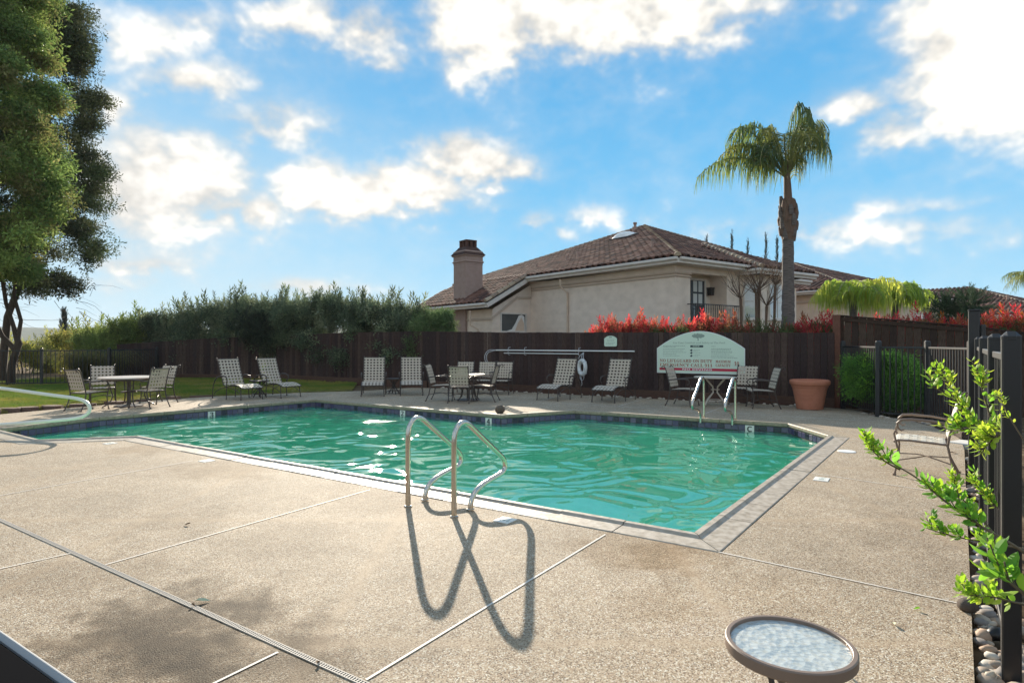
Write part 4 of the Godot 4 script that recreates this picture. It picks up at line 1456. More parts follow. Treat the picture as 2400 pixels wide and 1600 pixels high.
func shrub(called: String, label: String, category: String, at: Vector3, rx: float, hgt: float, mesh: String, tones: Array, n: int, per: int, s0: float, s1: float, group := "", shoots := 0, shoot_mesh := "", shoot_tones: Array = [], low := 0.25) -> Node3D:
	var t := thing(called, label, category, at, 0.0, group)
	var cl := []
	for k in n:
		var an := rf(0, TAU)
		var y := rf(low, 1.0)
		var r := rx * sqrt(maxf(0.05, 1.0 - pow(absf(y - 0.5) * 1.7, 2.4))) * rf(0.35, 0.85)
		var cr := rx * rf(0.28, 0.45)
		cl.append([Vector3(cos(an) * r, clampf(y * hgt, cr * 0.8, hgt - cr * 0.8), sin(an) * r), Vector3(cr, cr * rf(0.75, 1.0), cr)])
	crown(t, cl, per, L[mesh], s0, s1, tones, 0.5, 0.0, "foliage")
	if shoots > 0:
		var pl := []
		var co := []
		for k in shoots:
			var an := rf(0, TAU)
			var r := rx * sqrt(rng.randf()) * 0.95
			var tilt := Vector3(rf(-.35, .35), 1, rf(-.35, .35)).normalized()
			var x := tilt.cross(Vector3(rf(-1, 1), 0, rf(-1, 1))).normalized()
			var y := hgt * (1.0 - 0.24 * pow(r / rx, 2.0)) - rf(0.1, 0.42)
			pl.append(Transform3D(Basis(x, tilt, x.cross(tilt)).scaled(Vector3.ONE * (rf(0.65, 1.3) if k % 6 else rf(1.3, 1.9)) * s1), Vector3(cos(an) * r, y, sin(an) * r)))
			var c: Color = shoot_tones[rng.randi() % shoot_tones.size()]
			var q := rf(0.7, 1.3)
			co.append(Color(c.r * q, c.g * q, c.b * q))
		copies("shoots", L[shoot_mesh], pl, co, t)
	var st := MB.new()
	for k in 5:
		var an := TAU * k / 5.0 + rf(-.4, .4)
		st.tube([Vector3(cos(an) * 0.06, -0.4, sin(an) * 0.06), Vector3(cos(an) * rx * 0.3, hgt * 0.4, sin(an) * rx * 0.3), Vector3(cos(an) * rx * 0.45, hgt * 0.75, sin(an) * rx * 0.45)], [0.03, 0.02, 0.008], 5)
	part("stem", st, t, M.stem)
	return t

func frond(parent: Node3D, a: Vector3, c: Vector3, b: Vector3, leaflet: float, m: Material, gust: Vector3, dense := 0.04) -> void:
	var f := MB.new()
	var ribs := []
	var n := 16
	for i in n + 1:
		var t := float(i) / n
		ribs.append(a * (1 - t) * (1 - t) + c * 2.0 * t * (1 - t) + b * t * t)
	var len := 0.0
	for i in n:
		len += ribs[i].distance_to(ribs[i + 1])
	var cnt := int(len / dense)
	for k in cnt:
		var t := 0.12 + 0.88 * (k + 0.5) / cnt
		var p := a * (1 - t) * (1 - t) + c * 2.0 * t * (1 - t) + b * t * t
		var tg := ((c - a) * (1 - t) + (b - c) * t).normalized()
		var side := tg.cross(Vector3.UP)
		side = side.normalized() if side.length() > 0.05 else Vector3.RIGHT
		var ll := leaflet * (0.55 + 0.6 * sin(PI * clampf(t * 0.92 + 0.06, 0, 1))) * rf(0.6, 1.25)
		for s in [-1.0, 1.0]:
			var o: Vector3 = (side * s * rf(0.7, 1.1) + tg * rf(0.2, 0.5) + Vector3.UP * rf(-0.1, 0.35)).normalized()
			var p1 := p + o * ll * 0.22
			var p2 := p1 + (o * 0.45 + Vector3.DOWN * 0.8 + gust).normalized() * ll * 0.33
			var p3 := p2 + (Vector3.DOWN + gust * 0.9 + Vector3(rf(-.12, .12), 0, rf(-.12, .12))).normalized() * ll * 0.5
			var w := tg.lerp(Vector3(rf(-1, 1), 0, rf(-1, 1)), 0.35).normalized() * rf(0.010, 0.017)
			f.face([p - w * 0.5, p + w * 0.5, p1 + w, p1 - w])
			f.face([p1 - w, p1 + w, p2 + w * 0.9, p2 - w * 0.9])
			f.face([p2 - w * 0.9, p2 + w * 0.9, p3 + w * 0.1, p3 - w * 0.1])
	var o := part("frond", f, parent, m)
	var r := MB.new()
	var rad := []
	for i in n + 1:
		rad.append(lerpf(0.028, 0.006, float(i) / n))
	r.tube(ribs, rad, 5)
	part("midrib", r, o, M.frondrib)

func build_plants() -> void:
	M.frondrib = mat(lin(0.20, 0.20, 0.07), 0.6)
	var fm := func(c: Color, thr: float) -> StandardMaterial3D:
		var m := mat(c, 0.6, 0.0, 0.2)
		m.backlight_enabled = true
		m.backlight = thru(c, thr)
		m.cull_mode = BaseMaterial3D.CULL_DISABLED
		return m
	var olive := [fm.call(lin(0.075, 0.105, 0.045), 0.25), fm.call(lin(0.125, 0.135, 0.055), 0.32), fm.call(lin(0.05, 0.075, 0.035), 0.2)]
	var lime := [fm.call(lin(0.26, 0.34, 0.07), 0.7), fm.call(lin(0.38, 0.41, 0.11), 0.75), fm.call(lin(0.13, 0.20, 0.05), 0.55)]

	# --- tall palm
	var base := w3(Vector2(8.04, 18.0), -0.7)
	var t := thing("palm_tree", "tall palm with drooping fronds and a rough boot collar in front of the beige house", "palm tree", base)
	var H := 0.7 + 1.52
	var tr := MB.new()
	var path := []
	var rad := []
	for i in 60:
		var y := lerpf(0.0, H + 3.1, i / 59.0)
		path.append(Vector3(rf(-.008, .008) + 0.0, y, 0.0))
		rad.append(lerpf(0.225, 0.155, pow(i / 59.0, 0.7)) * (1.0 + (0.045 if i % 3 == 0 else rf(-0.02, 0.01))))
	tr.tube(path, rad, 14)
	part("trunk", tr, t, M.palmbark)
	# old leaf bases round the top of the trunk
	var core := MB.new()
	core.lathe([Vector2(0.16, H + 2.95), Vector2(0.22, H + 3.15), Vector2(0.245, H + 3.5), Vector2(0.18, H + 3.85), Vector2(0.16, H + 4.15)], 14, Transform3D(), true)
	var boots := part("boot_collar", core, t, M.boot)
	for k in 26:
		var an := k * 2.4
		var y := H + 3.05 + 1.0 * (k / 26.0)
		var bt := MB.new()
		var d := Vector3(cos(an), 0, sin(an))
		var r0 := 0.165 + 0.06 * sin(PI * (k / 26.0))
		bt.tube([Vector3(0, y - 0.12, 0) + d * (r0 - 0.03), Vector3(0, y + 0.05, 0) + d * (r0 + 0.0), Vector3(0, y + rf(0.14, 0.26), 0) + d * (r0 + rf(-0.02, 0.07))], [0.08, 0.075, 0.04], 6)
		part("leaf_base", bt, boots, [M.boot, M.palmbark][k % 2])
	var shaft := MB.new()
	shaft.tube([Vector3(0, H + 4.1, 0), Vector3(-0.02, H + 4.6, 0), Vector3(-0.05, H + 5.15, 0)], [0.12, 0.10, 0.06], 10)
	part("crownshaft", shaft, t, M.boot)
	var top := Vector3(-0.04, H + 4.75, 0)
	# end point and bow of each frond, from the crown's heart (metres)
	var fr := [[-2.62, -0.25, 0.1, -1.55, 1.15], [-1.72, 0.75, 0.3, -1.45, 2.15], [-1.55, 0.15, -0.5, -1.2, 1.9], [-1.1, -0.1, 0.8, -0.9, 1.6], [-1.3, 1.0, 0.0, -0.9, 2.2], [-0.75, -0.1, -0.7, -0.6, 1.4], [-0.5, 0.3, 0.95, -0.4, 1.8], [0.25, 0.2, 1.0, 0.2, 1.9], [0.55, 0.0, -0.7, 0.5, 1.5], [1.02, 0.55, 0.2, 0.85, 2.2], [0.85, 1.15, -0.3, 0.5, 2.7], [0.6, 1.2, 0.4, 0.3, 2.7], [0.30, 1.75, 0.2, 0.05, 2.3], [1.15, 0.9, -0.2, 0.9, 2.5], [-0.45, 1.0, -0.3, -0.3, 2.1], [-1.0, 0.1, -0.2, -0.9, 1.5], [0.4, -0.1, -0.3, 0.4, 1.3], [-0.3, 1.0, -0.9, -0.3, 2.1], [-1.9, 0.35, -0.3, -1.2, 1.7], [0.95, 0.25, 0.6, 0.8, 1.7], [-0.9, 0.6, 0.4, -0.7, 2.2], [0.45, 0.6, 0.1, 0.4, 2.5]]
	for q in fr:
		var e := Vector3(q[0], q[1], q[2])
		frond(t, top, top + Vector3(q[3], q[4], q[2] * 0.7), top + e + Vector3(0, 0.25, 0), rf(0.7, 1.05), olive[rng.randi() % 3], Vector3(-0.06, 0, 0.03), 0.05)

	# --- two young palms behind the right fence
	for q in [[2000.0, 18.6, "short bright green palm with weeping fronds, nearer the tall palm's trunk", 0.62], [2098.0, 19.8, "short bright green palm with weeping fronds, nearer the dark conifer at the right", 0.58]]:
		var b := w3(Vector2((q[0] - 1200.0) / F * q[1], q[1]), -0.8)
		var y: float = 0.8 + 1.52 + 118.0 / F * q[1]
		var p := thing("palm_tree", q[2], "palm tree", b, 0.0, "young weeping palms behind the fence")
		var tm := MB.new()
		tm.tube([Vector3(0, 0, 0), Vector3(0.02, y * 0.5, 0), Vector3(0, y - 0.2, 0)], [0.16, 0.13, 0.09], 10)
		part("trunk", tm, p, M.palmbark)
		for k in 26:
			var an := k * 2.4 + rf(-.2, .2)
			var d := Vector3(cos(an), 0, sin(an))
			var reach := rf(0.5, 1.25)
			frond(p, Vector3(0, y - 0.35, 0), Vector3(0, y - 0.2, 0) + d * reach * 0.55 + Vector3(0, rf(0.55, 0.95), 0), Vector3(0, y - 0.35, 0) + d * reach + Vector3(0, rf(-0.05, 0.45), 0), q[3] * rf(1.0, 1.6), lime[rng.randi() % 3], Vector3(-0.04, 0, 0), 0.048)
	# --- palm leaning into the right edge
	var pb := w3(Vector2(34.4, 40.0), -3.0)
	t = thing("palm_tree", "distant palm whose fronds poke in at the right edge of the sky", "palm tree", pb)
	var ptm := MB.new()
	ptm.tube([Vector3.ZERO, Vector3(0, 4, 0), Vector3(0, 8.2, 0)], [0.3, 0.24, 0.2], 10)
	part("trunk", ptm, t, M.palmbark)
	for k in 16:
		var an := k * 2.4
		var d := Vector3(cos(an), 0, sin(an))
		frond(t, Vector3(0, 8.2, 0), Vector3(0, 9.6, 0) + d * 1.2, Vector3(0, rf(7.6, 9.2), 0) + d * 2.1, 0.8, olive[k % 3], Vector3(-.1, 0, 0), 0.06)

	# --- two big trees on the left
	for q in [[Vector2(-16.9, 19.2), "big leafy tree at the left edge with lighter yellow-green foliage, in front", "soft", [Color(0.21, 0.30, 0.085), Color(0.29, 0.36, 0.10), Color(0.15, 0.23, 0.07), Color(0.30, 0.29, 0.11)], 2.75, 0.12], [Vector2(-17.75, 23.4), "big leafy tree with darker foliage, right behind the lighter tree at the left edge", "dark", [Color(0.09, 0.12, 0.06), Color(0.12, 0.155, 0.065), Color(0.07, 0.085, 0.05), Color(0.16, 0.17, 0.08)], 2.1, 0.08]]:
		t = thing("broadleaf_tree", q[1], "tree", w3(q[0], -0.05), 0.0, "")
		var cl := []
		for k in (215 if q[2] == "soft" else 150):
			var y := rf(0.0, 1.0)
			var an := rf(0, TAU)
			var R: float = q[4] * (0.93 + 0.10 * sin(y * 23.0 + q[0].y)) * (1.0 - 0.35 * pow(y, 4.0)) * (0.55 + 0.45 * smoothstep(0.0, 0.18, y))
			var rr := R * (sqrt(rng.randf()) * 0.25 + 0.62)
			var cr := rf(0.45, 0.9)
			rr *= 1.0 if k % 5 else rf(1.0, 1.22)
			cl.append([Vector3(cos(an) * rr, lerpf(3.5, 14.6, y), sin(an) * rr), Vector3(cr, cr * 0.62, cr)])
		crown(t, cl, 80 if q[2] == "soft" else 60, L["clump_" + q[2]], 0.8, 1.45, q[3], q[5])
		var m := MB.new()
		if q[2] == "dark":
			m.tube([Vector3(-1.6, -0.1, 0), Vector3(-1.35, 2.5, 0), Vector3(-0.4, 5, 0), Vector3(0, 12.5, 0)], [0.15, 0.12, 0.11, 0.04], 8)
		else:
			m.tube([Vector3(-0.55, -0.1, -2.3), Vector3(-0.50, 0.75, -2.3), Vector3(-0.22, 1.5, -2.25), Vector3(-0.36, 2.1, -2.2), Vector3(-0.46, 2.9, -2.0), Vector3(-0.25, 3.7, -1.6), Vector3(0.1, 5, -0.8), Vector3(0, 9, 0)], [0.15, 0.115, 0.11, 0.07, 0.06, 0.06, 0.06, 0.04], 9)
			m.tube([Vector3(-0.28, 1.45, -2.25), Vector3(-0.10, 2.3, -2.2), Vector3(-0.18, 3.1, -2.0), Vector3(0.2, 3.9, -1.6), Vector3(0.9, 5.5, -0.9)], [0.08, 0.06, 0.055, 0.05, 0.03], 8)
			m.tube([Vector3(-0.35, 1.3, -2.25), Vector3(-0.75, 1.75, -2.2), Vector3(-0.95, 2.5, -2.0), Vector3(-0.9, 4.0, -1.6)], [0.10, 0.075, 0.06, 0.04], 8)
		part("trunk", m, t, M.bark)
		var tw := MB.new()
		for k in 12:
			var p0 := Vector3(rf(-0.4, 0.3), rf(2.3, 3.9), rf(-2.2, -0.5))
			var pts := [p0]
			var dd := Vector3(rf(0.3, 1.0), rf(-0.5, 0.25), rf(-.3, .6))
			for e in 5:
				dd += Vector3(rf(-.25, .35), rf(-.3, .22), rf(-.3, .3))
				pts.append(pts[-1] + dd.normalized() * rf(0.25, 0.42))
			tw.tube(pts, [0.009, 0.008, 0.006, 0.005, 0.004, 0.002], 4, false)
		part("twigs", tw, t, M.bark)

	# --- hedge of tall shrubs behind the long fence
	var hd := [[250, 755, 27.0, 1.25, 1, "low light green shrub at the left end of the hedge, beside the ornamental grass"], [322, 738, 27.2, 1.25, 1, "light green shrub second from the hedge's left end"], [398, 722, 27.0, 1.3, 0, "dull green hedge shrub behind the table with four chairs, with a flat top"], [470, 702, 26.8, 1.3, 0, "dark hedge shrub with tall shoots, just left of the leftmost lounger"], [545, 688, 26.6, 1.4, 0, "dark hedge shrub right behind the leftmost lounger, with the tallest pair of shoots"], [618, 692, 26.0, 1.35, 0, "dark hedge shrub bulging over the gap in the fence"], [690, 688, 25.4, 1.3, 0, "dark hedge shrub right of the gap in the fence"], [762, 684, 24.8, 1.25, 0, "dark hedge shrub at the hedge's highest part, left of the facing pair of loungers"], [832, 690, 24.0, 1.2, 0, "dark hedge shrub above the left lounger of the facing pair"], [900, 698, 23.3, 1.1, 0, "dark hedge shrub above the gap between the facing loungers"], [958, 716, 22.6, 0.95, 0, "sparse hedge shrub with thin whips, next to the round one"], [1012, 718, 21.9, 0.9, 2, "round fine-leaved green shrub at the right end of the hedge, against the house wall"]]
	for q in hd:
		var d: float = q[2]
		var hgt: float = 1.52 + (800.0 - q[1]) / F * d - rf(0.08, 0.3)
		var at := w3(Vector2((q[0] - 1200.0) / F * d, d), -0.05)
		var dark := [Color(0.15, 0.19, 0.115), Color(0.19, 0.235, 0.13), Color(0.11, 0.145, 0.09), Color(0.25, 0.28, 0.17)]
		var lt := [Color(0.24, 0.31, 0.09), Color(0.30, 0.36, 0.11), Color(0.18, 0.24, 0.08)]
		var md := [Color(0.15, 0.21, 0.08), Color(0.11, 0.17, 0.07), Color(0.18, 0.23, 0.10)]
		var tones: Array = [dark, lt, md][q[4]]
		if q[4] == 2:
			shrub("hedge_shrub", q[5], "shrub", at, q[3], hgt, "fine", tones, 26, 95, 0.9, 1.6, "hedge shrubs behind the fence", 60, "fine", tones, 0.3)
		else:
			shrub("hedge_shrub", q[5], "shrub", at, q[3], hgt, "clump_soft", tones, 26, 64, 0.75, 1.25, "hedge shrubs behind the fence", 56, "shoot_soft", tones, 0.3)
	# the branches that hang through the gap
	t = thing("leaning_shrub", "dark shrub leaning through the gap in the fence over the second lounger", "shrub", w3(Vector2(-9.7, 25.6), -0.05))
	var gst := MB.new()
	for k in 7:
		gst.tube([Vector3(rf(-.3, .1), 0, 0.3), Vector3(rf(-.2, .3), 1.0, 0.5), Vector3(rf(0.0, 0.8), rf(1.7, 2.3), rf(0.7, 1.0))], [0.035, 0.025, 0.01], 5)
	part("stem", gst, t, M.stem)
	var gcl := []
	for k in 12:
		gcl.append([Vector3(rf(-1.2, 0.9), rf(1.45, 2.5), rf(0.6, 1.1)), Vector3.ONE * rf(0.3, 0.45)])
	crown(t, gcl, 34, L.shoot_soft, 0.7, 1.1, [Color(0.050, 0.068, 0.045), Color(0.065, 0.085, 0.055)], 0.5, 0.0, "foliage")
	shrub("garden_shrub", "sunlit light green shrub glimpsed through the gap in the fence", "shrub", w3(Vector2(-10.5, 27.5), -0.05), 0.7, 1.3, "clump_bright", [Color(0.22, 0.34, 0.05)], 8, 40, 0.8, 1.2)

	# --- far left: yellow-green bushes, a dark fountain grass, a small conifer
	for q in [[60, 802, 31.0, 1.3, "yellow-leaved bush behind the iron fence, nearest the left edge"], [125, 793, 32.0, 1.2, "yellow-leaved bush below the small conifer"], [180, 778, 30.0, 1.15, "yellow-green feathery bush right of the small conifer"], [222, 770, 29.0, 1.0, "pale green bush between the feathery bush and the hedge"]]:
		shrub("garden_shrub", q[4], "shrub", w3(Vector2((q[0] - 1200.0) / F * q[2], q[2]), -0.3), q[3], 1.82 + (800.0 - q[1]) / F * q[2], "clump_bright", [Color(0.34, 0.33, 0.07), Color(0.24, 0.27, 0.07), Color(0.40, 0.34, 0.10)], 14, 40, 0.8, 1.3, "pale bushes beyond the iron fence", 16, "shoot_bright", [Color(0.33, 0.34, 0.1)])
	t = thing("fountain_grass", "large dark arching clump of ornamental grass between the iron fence and the board fence", "grass clump", w3(Vector2(-15.9, 23.6), -0.02))
	for half in 3:
		var g := MB.new()
		for k in 420:
			var an := rf(0, TAU)
			var d := Vector3(cos(an), 0, sin(an))
			var ln := rf(0.9, 1.7)
			var o := d * rf(0.0, 0.5) + Vector3(rf(-.7, .7), 0, 0)
			var w := d.cross(Vector3.UP) * 0.007
			var p1 := o + d * ln * 0.2 + Vector3(0, ln * 0.62, 0)
			var p2 := p1 + d * ln * 0.35 + Vector3(0, ln * 0.12, 0)
			var p3 := p2 + d * ln * 0.3 + Vector3(0, -ln * 0.25, 0)
			g.face([o - w, o + w, p1 + w, p1 - w])
			g.face([p1 - w, p1 + w, p2 + w * 0.7, p2 - w * 0.7])
			g.face([p2 - w * 0.7, p2 + w * 0.7, p3 + w * 0.1, p3 - w * 0.1])
		var o2 := part("blades", g, t, fm.call([lin(0.05, 0.045, 0.028), lin(0.075, 0.06, 0.035), lin(0.04, 0.045, 0.022)][half], 0.3))
		o2.set_meta("kind", "stuff")
	conifer("conifer_tree", "small dark pointed conifer far off at the left, in front of the pale hill", w3(Vector2(-32.6, 45.0), -1.2), 0.85, 4.85, [Color(0.05, 0.065, 0.05), Color(0.07, 0.08, 0.06)], "")
	# --- cypress tops over the roofs
	for q in [[1657, 561, "tip of a slim cypress above the beige house's roof, leftmost of the five"], [1716, 553, "slim tall cypress above the roof, second from the left"], [1753, 571, "short slim cypress in the middle of the five above the roof"], [1796, 556, "slim cypress above the roof just left of the one by the palm trunk"], [1822, 562, "slim cypress closest to the tall palm's trunk"]]:
		var d := 66.0
		conifer("cypress_tree", q[2], w3(Vector2((q[0] - 1200.0) / F * d, d), -3.0), 0.52, 4.52 + (800.0 - q[1]) / F * d, [Color(0.035, 0.05, 0.03), Color(0.05, 0.062, 0.035)], "cypresses beyond the roofs")
	# --- red-tipped hedge behind the fences
	var ph := [[1428, 752, 18.6, 0.55, 1.0, "vivid red-tipped shrub at the left end of the red hedge, above the small sign"], [1492, 750, 18.2, 0.55, 1.0, "vivid red-tipped shrub second from the left end of the red hedge"], [1548, 758, 17.9, 0.5, 0.45, "half red, half green shrub left of the pool rules sign's arch"], [1606, 757, 17.6, 0.5, 0.5, "dull red shrub above the left part of the pool rules sign"], [1660, 751, 17.3, 0.5, 0.75, "red-tipped shrub in front of the balcony railing"], [1716, 756, 17.0, 0.5, 0.42, "mostly green shrub at the foot of the bare crape myrtle"], [1776, 760, 16.7, 0.5, 0.3, "low green shrub left of the tall palm's trunk"], [1836, 763, 16.4, 0.5, 0.3, "low green shrub at the foot of the tall palm"], [1890, 757, 16.1, 0.45, 0.45, "green shrub with a few red tips right of the tall palm"], [1938, 750, 15.8, 0.4, 0.55, "reddish shrub at the corner where the taller fence starts"], [2010, 760, 16.4, 0.5, 0.5, "red-tipped shrub under the first young palm"], [2074, 755, 16.2, 0.5, 0.75, "red-tipped shrub between the two young palms"], [2140, 746, 16.0, 0.55, 1.0, "bright crimson shrub under the second young palm"], [2205, 760, 15.6, 0.5, 0.85, "orange-red shrub below the dark conifer"], [2270, 756, 15.3, 0.55, 0.8, "orange-red shrub left of the tall gate post's top"], [2335, 745, 15.2, 0.6, 0.9, "red shrub right of the tall gate post"], [2400, 738, 15.0, 0.65, 0.9, "red shrub at the right edge of the photo"]]
	for q in ph:
		var d: float = q[2]
		var hgt: float = 1.52 + (800.0 - q[1]) / F * d + 0.66
		var red: float = q[4]
		var gr := [Color(0.085, 0.125, 0.045), Color(0.11, 0.15, 0.05), Color(0.15, 0.12, 0.06)]
		if red > 0.6:
			gr.append(Color(0.30, 0.055, 0.025))
		var rd := [Color(0.66, 0.07, 0.075), Color(0.5, 0.045, 0.055), Color(0.66, 0.13, 0.09), Color(0.36, 0.14, 0.07)] if red > 0.4 else [Color(0.13, 0.16, 0.06), Color(0.36, 0.09, 0.06), Color(0.16, 0.13, 0.06)]
		if q[0] > 2180:
			rd.append(Color(0.5, 0.16, 0.03))
		shrub("photinia_shrub", q[5], "shrub", w3(Vector2((q[0] - 1200.0) / F * d, d), -0.75), q[3] * 1.35, hgt, "clump_soft", gr, 24, 42, 0.5, 0.8, "red-tipped hedge behind the fence", int(70 + 110 * red), "shoot_bright", rd, 0.4)
	# --- dark conifer-like shrub at the right, and the clipped bush behind the iron fence
	shrub("garden_shrub", "dark green feathery shrub between the red hedge and the farthest house", "shrub", w3(Vector2(13.6, 18.8), -0.8), 0.85, 3.7, "cypress", [Color(0.05, 0.085, 0.045), Color(0.07, 0.11, 0.055)], 16, 40, 0.5, 0.9, "", 40, "shoot_soft", [Color(0.08, 0.12, 0.06)])
	shrub("clipped_bush", "rounded clipped green bush right behind the iron fence beside the terracotta pot", "bush", w3(Vector2(8.02, 13.3), -0.05), 0.78, 1.28, "fine", [Color(0.11, 0.24, 0.05), Color(0.15, 0.30, 0.06), Color(0.07, 0.16, 0.04)], 34, 90, 0.8, 1.3, "", 120, "fine", [Color(0.2, 0.4, 0.06)], 0.25)
	shrub("garden_shrub", "dark low plant at the foot of the iron fence, left of the chair", "shrub", w3(Vector2(8.6, 11.6), -0.05), 0.4, 0.4, "clump_dark", [Color(0.03, 0.06, 0.02)], 8, 30, 0.5, 0.8)
	# --- bare crape myrtle
	t = thing("bare_tree", "bare many-stemmed crape myrtle in front of the bay window", "tree", w3(Vector2(8.35, 21.0), -0.9))
	var st := MB.new()
	var tw := MB.new()
	for q in [[-0.62, 2.25, 0.1], [-0.05, 2.35, 0.0], [0.12, 2.45, -0.2], [0.55, 2.5, 0.1], [0.2, 2.1, 0.25]]:
		var knot := Vector3(q[0], q[1], q[2])
		knot.y *= 1.72
		st.tube([Vector3(q[0] * 0.15, 0, q[2] * 0.2), Vector3(q[0] * 0.3, 1.9, q[2] * 0.5), Vector3(q[0] * 0.95, 3.0, q[2] * 0.9), knot], [0.06, 0.05, 0.042, 0.05], 7)
		for k in 17:
			var d := Vector3(rf(-.75, .75) + q[0] * 0.5, rf(0.5, 1.0), rf(-.7, .7)).normalized()
			var ln := rf(0.5, 1.35)
			var p1 := knot + d * ln * 0.5
			var p2 := p1 + (d + Vector3(rf(-.3, .3), 0.25, rf(-.3, .3))).normalized() * ln * 0.5
			tw.tube([knot, p1, p2], [0.014, 0.009, 0.003], 4, false)
			for e in 2:
				tw.tube([p1, p1 + (d + Vector3(rf(-.7, .7), rf(-.1, .5), rf(-.7, .7))).normalized() * ln * 0.4], [0.007, 0.002], 3, false)
	part("trunk", st, t, M.bare)
	part("twigs", tw, t, M.bare)

func conifer(called: String, label: String, at: Vector3, r: float, h: float, tones: Array, group: String) -> void:
	var t := thing(called, label, "tree", at, 0.0, group)
	var cl := []
	for k in 34:
		var y := (k + 0.5) / 34.0
		var an := k * 2.4
		var rr := r * pow(1.0 - y, 0.75) * 0.75
		cl.append([Vector3(cos(an) * rr * 0.6, y * h, sin(an) * rr * 0.6), Vector3(rr * 0.55 + 0.05, h / 22.0, rr * 0.55 + 0.05)])
	crown(t, cl, 26, L.cypress, 0.45, 0.8, tones, 0.4, 1.2)
	var m := MB.new()
	m.tube([Vector3(0, -0.2, 0), Vector3(0, h * 0.9, 0)], [0.12, 0.02], 6)
	part("trunk", m, t, M.bark)

# ---------------------------------------------------------------- furniture
func weave(m: MB, prof: Array, w: float, nl: int, pitch: float, sw: float) -> void:    # prof: (z, y) points along the sling
	var lens := [0.0]
	for i in prof.size() - 1:
		lens.append(lens[-1] + prof[i].distance_to(prof[i + 1]))
	var total: float = lens[-1]
	var at := func(s: float) -> Array:
		s = clampf(s, 0.0, total)
		var k := 0
		while k < prof.size() - 2 and lens[k + 1] < s:
			k += 1
		var f: float = (s - lens[k]) / maxf(1e-6, lens[k + 1] - lens[k])
		var p: Vector2 = prof[k].lerp(prof[k + 1], f)
		var d: Vector2 = (prof[mini(k + 2, prof.size() - 1)] - prof[maxi(k - 1, 0)]).normalized()
		return [Vector3(0, p.y, p.x), Vector3(0, d.x, -d.y)]
	var nc := int(total / pitch)
	for i in nl:
		var x := -w * 0.5 + w * (i + 0.5) / nl
		var pts := []
		var nr := []
		for k in nc * 2 + 1:
			var q: Array = at.call(total * k / (nc * 2.0))
			var o := 0.0 if k % 2 == 0 else (0.0035 if (i + k / 2) % 2 == 0 else -0.0035)
			pts.append(q[0] + q[1] * o + Vector3(x, 0, 0))
			nr.append(q[1])
		m.strap(pts, Vector3(1, 0, 0), sw, nr)
	for j in nc:
		var q: Array = at.call(total * (j + 0.5) / nc)
		var nn: Vector3 = q[1]
		var side := nn.cross(Vector3.RIGHT)
		var pts := [q[0] + Vector3(-w * 0.5 - 0.02, 0, 0) - nn * 0.012]
		var nr := [nn]
		for i in nl * 2 + 1:
			var o := 0.0 if i % 2 == 0 else (-0.0035 if ((i / 2) + (2 * j + 1) / 2) % 2 == 0 else 0.0035)
			pts.append(q[0] + nn * o + Vector3(-w * 0.5 + w * i / (nl * 2.0), 0, 0))
			nr.append(nn)
		pts.append(q[0] + Vector3(w * 0.5 + 0.02, 0, 0) - nn * 0.012)
		nr.append(nn)
		m.strap(pts, side, sw, nr)

func curl(c: Vector3, r: float, a0: float, a1: float, n := 8) -> Array:    # an arc in the z-y plane
	var o := []
	for i in n + 1:
		var a := lerpf(a0, a1, float(i) / n)
		o.append(c + Vector3(0, sin(a) * r, cos(a) * r))
	return o

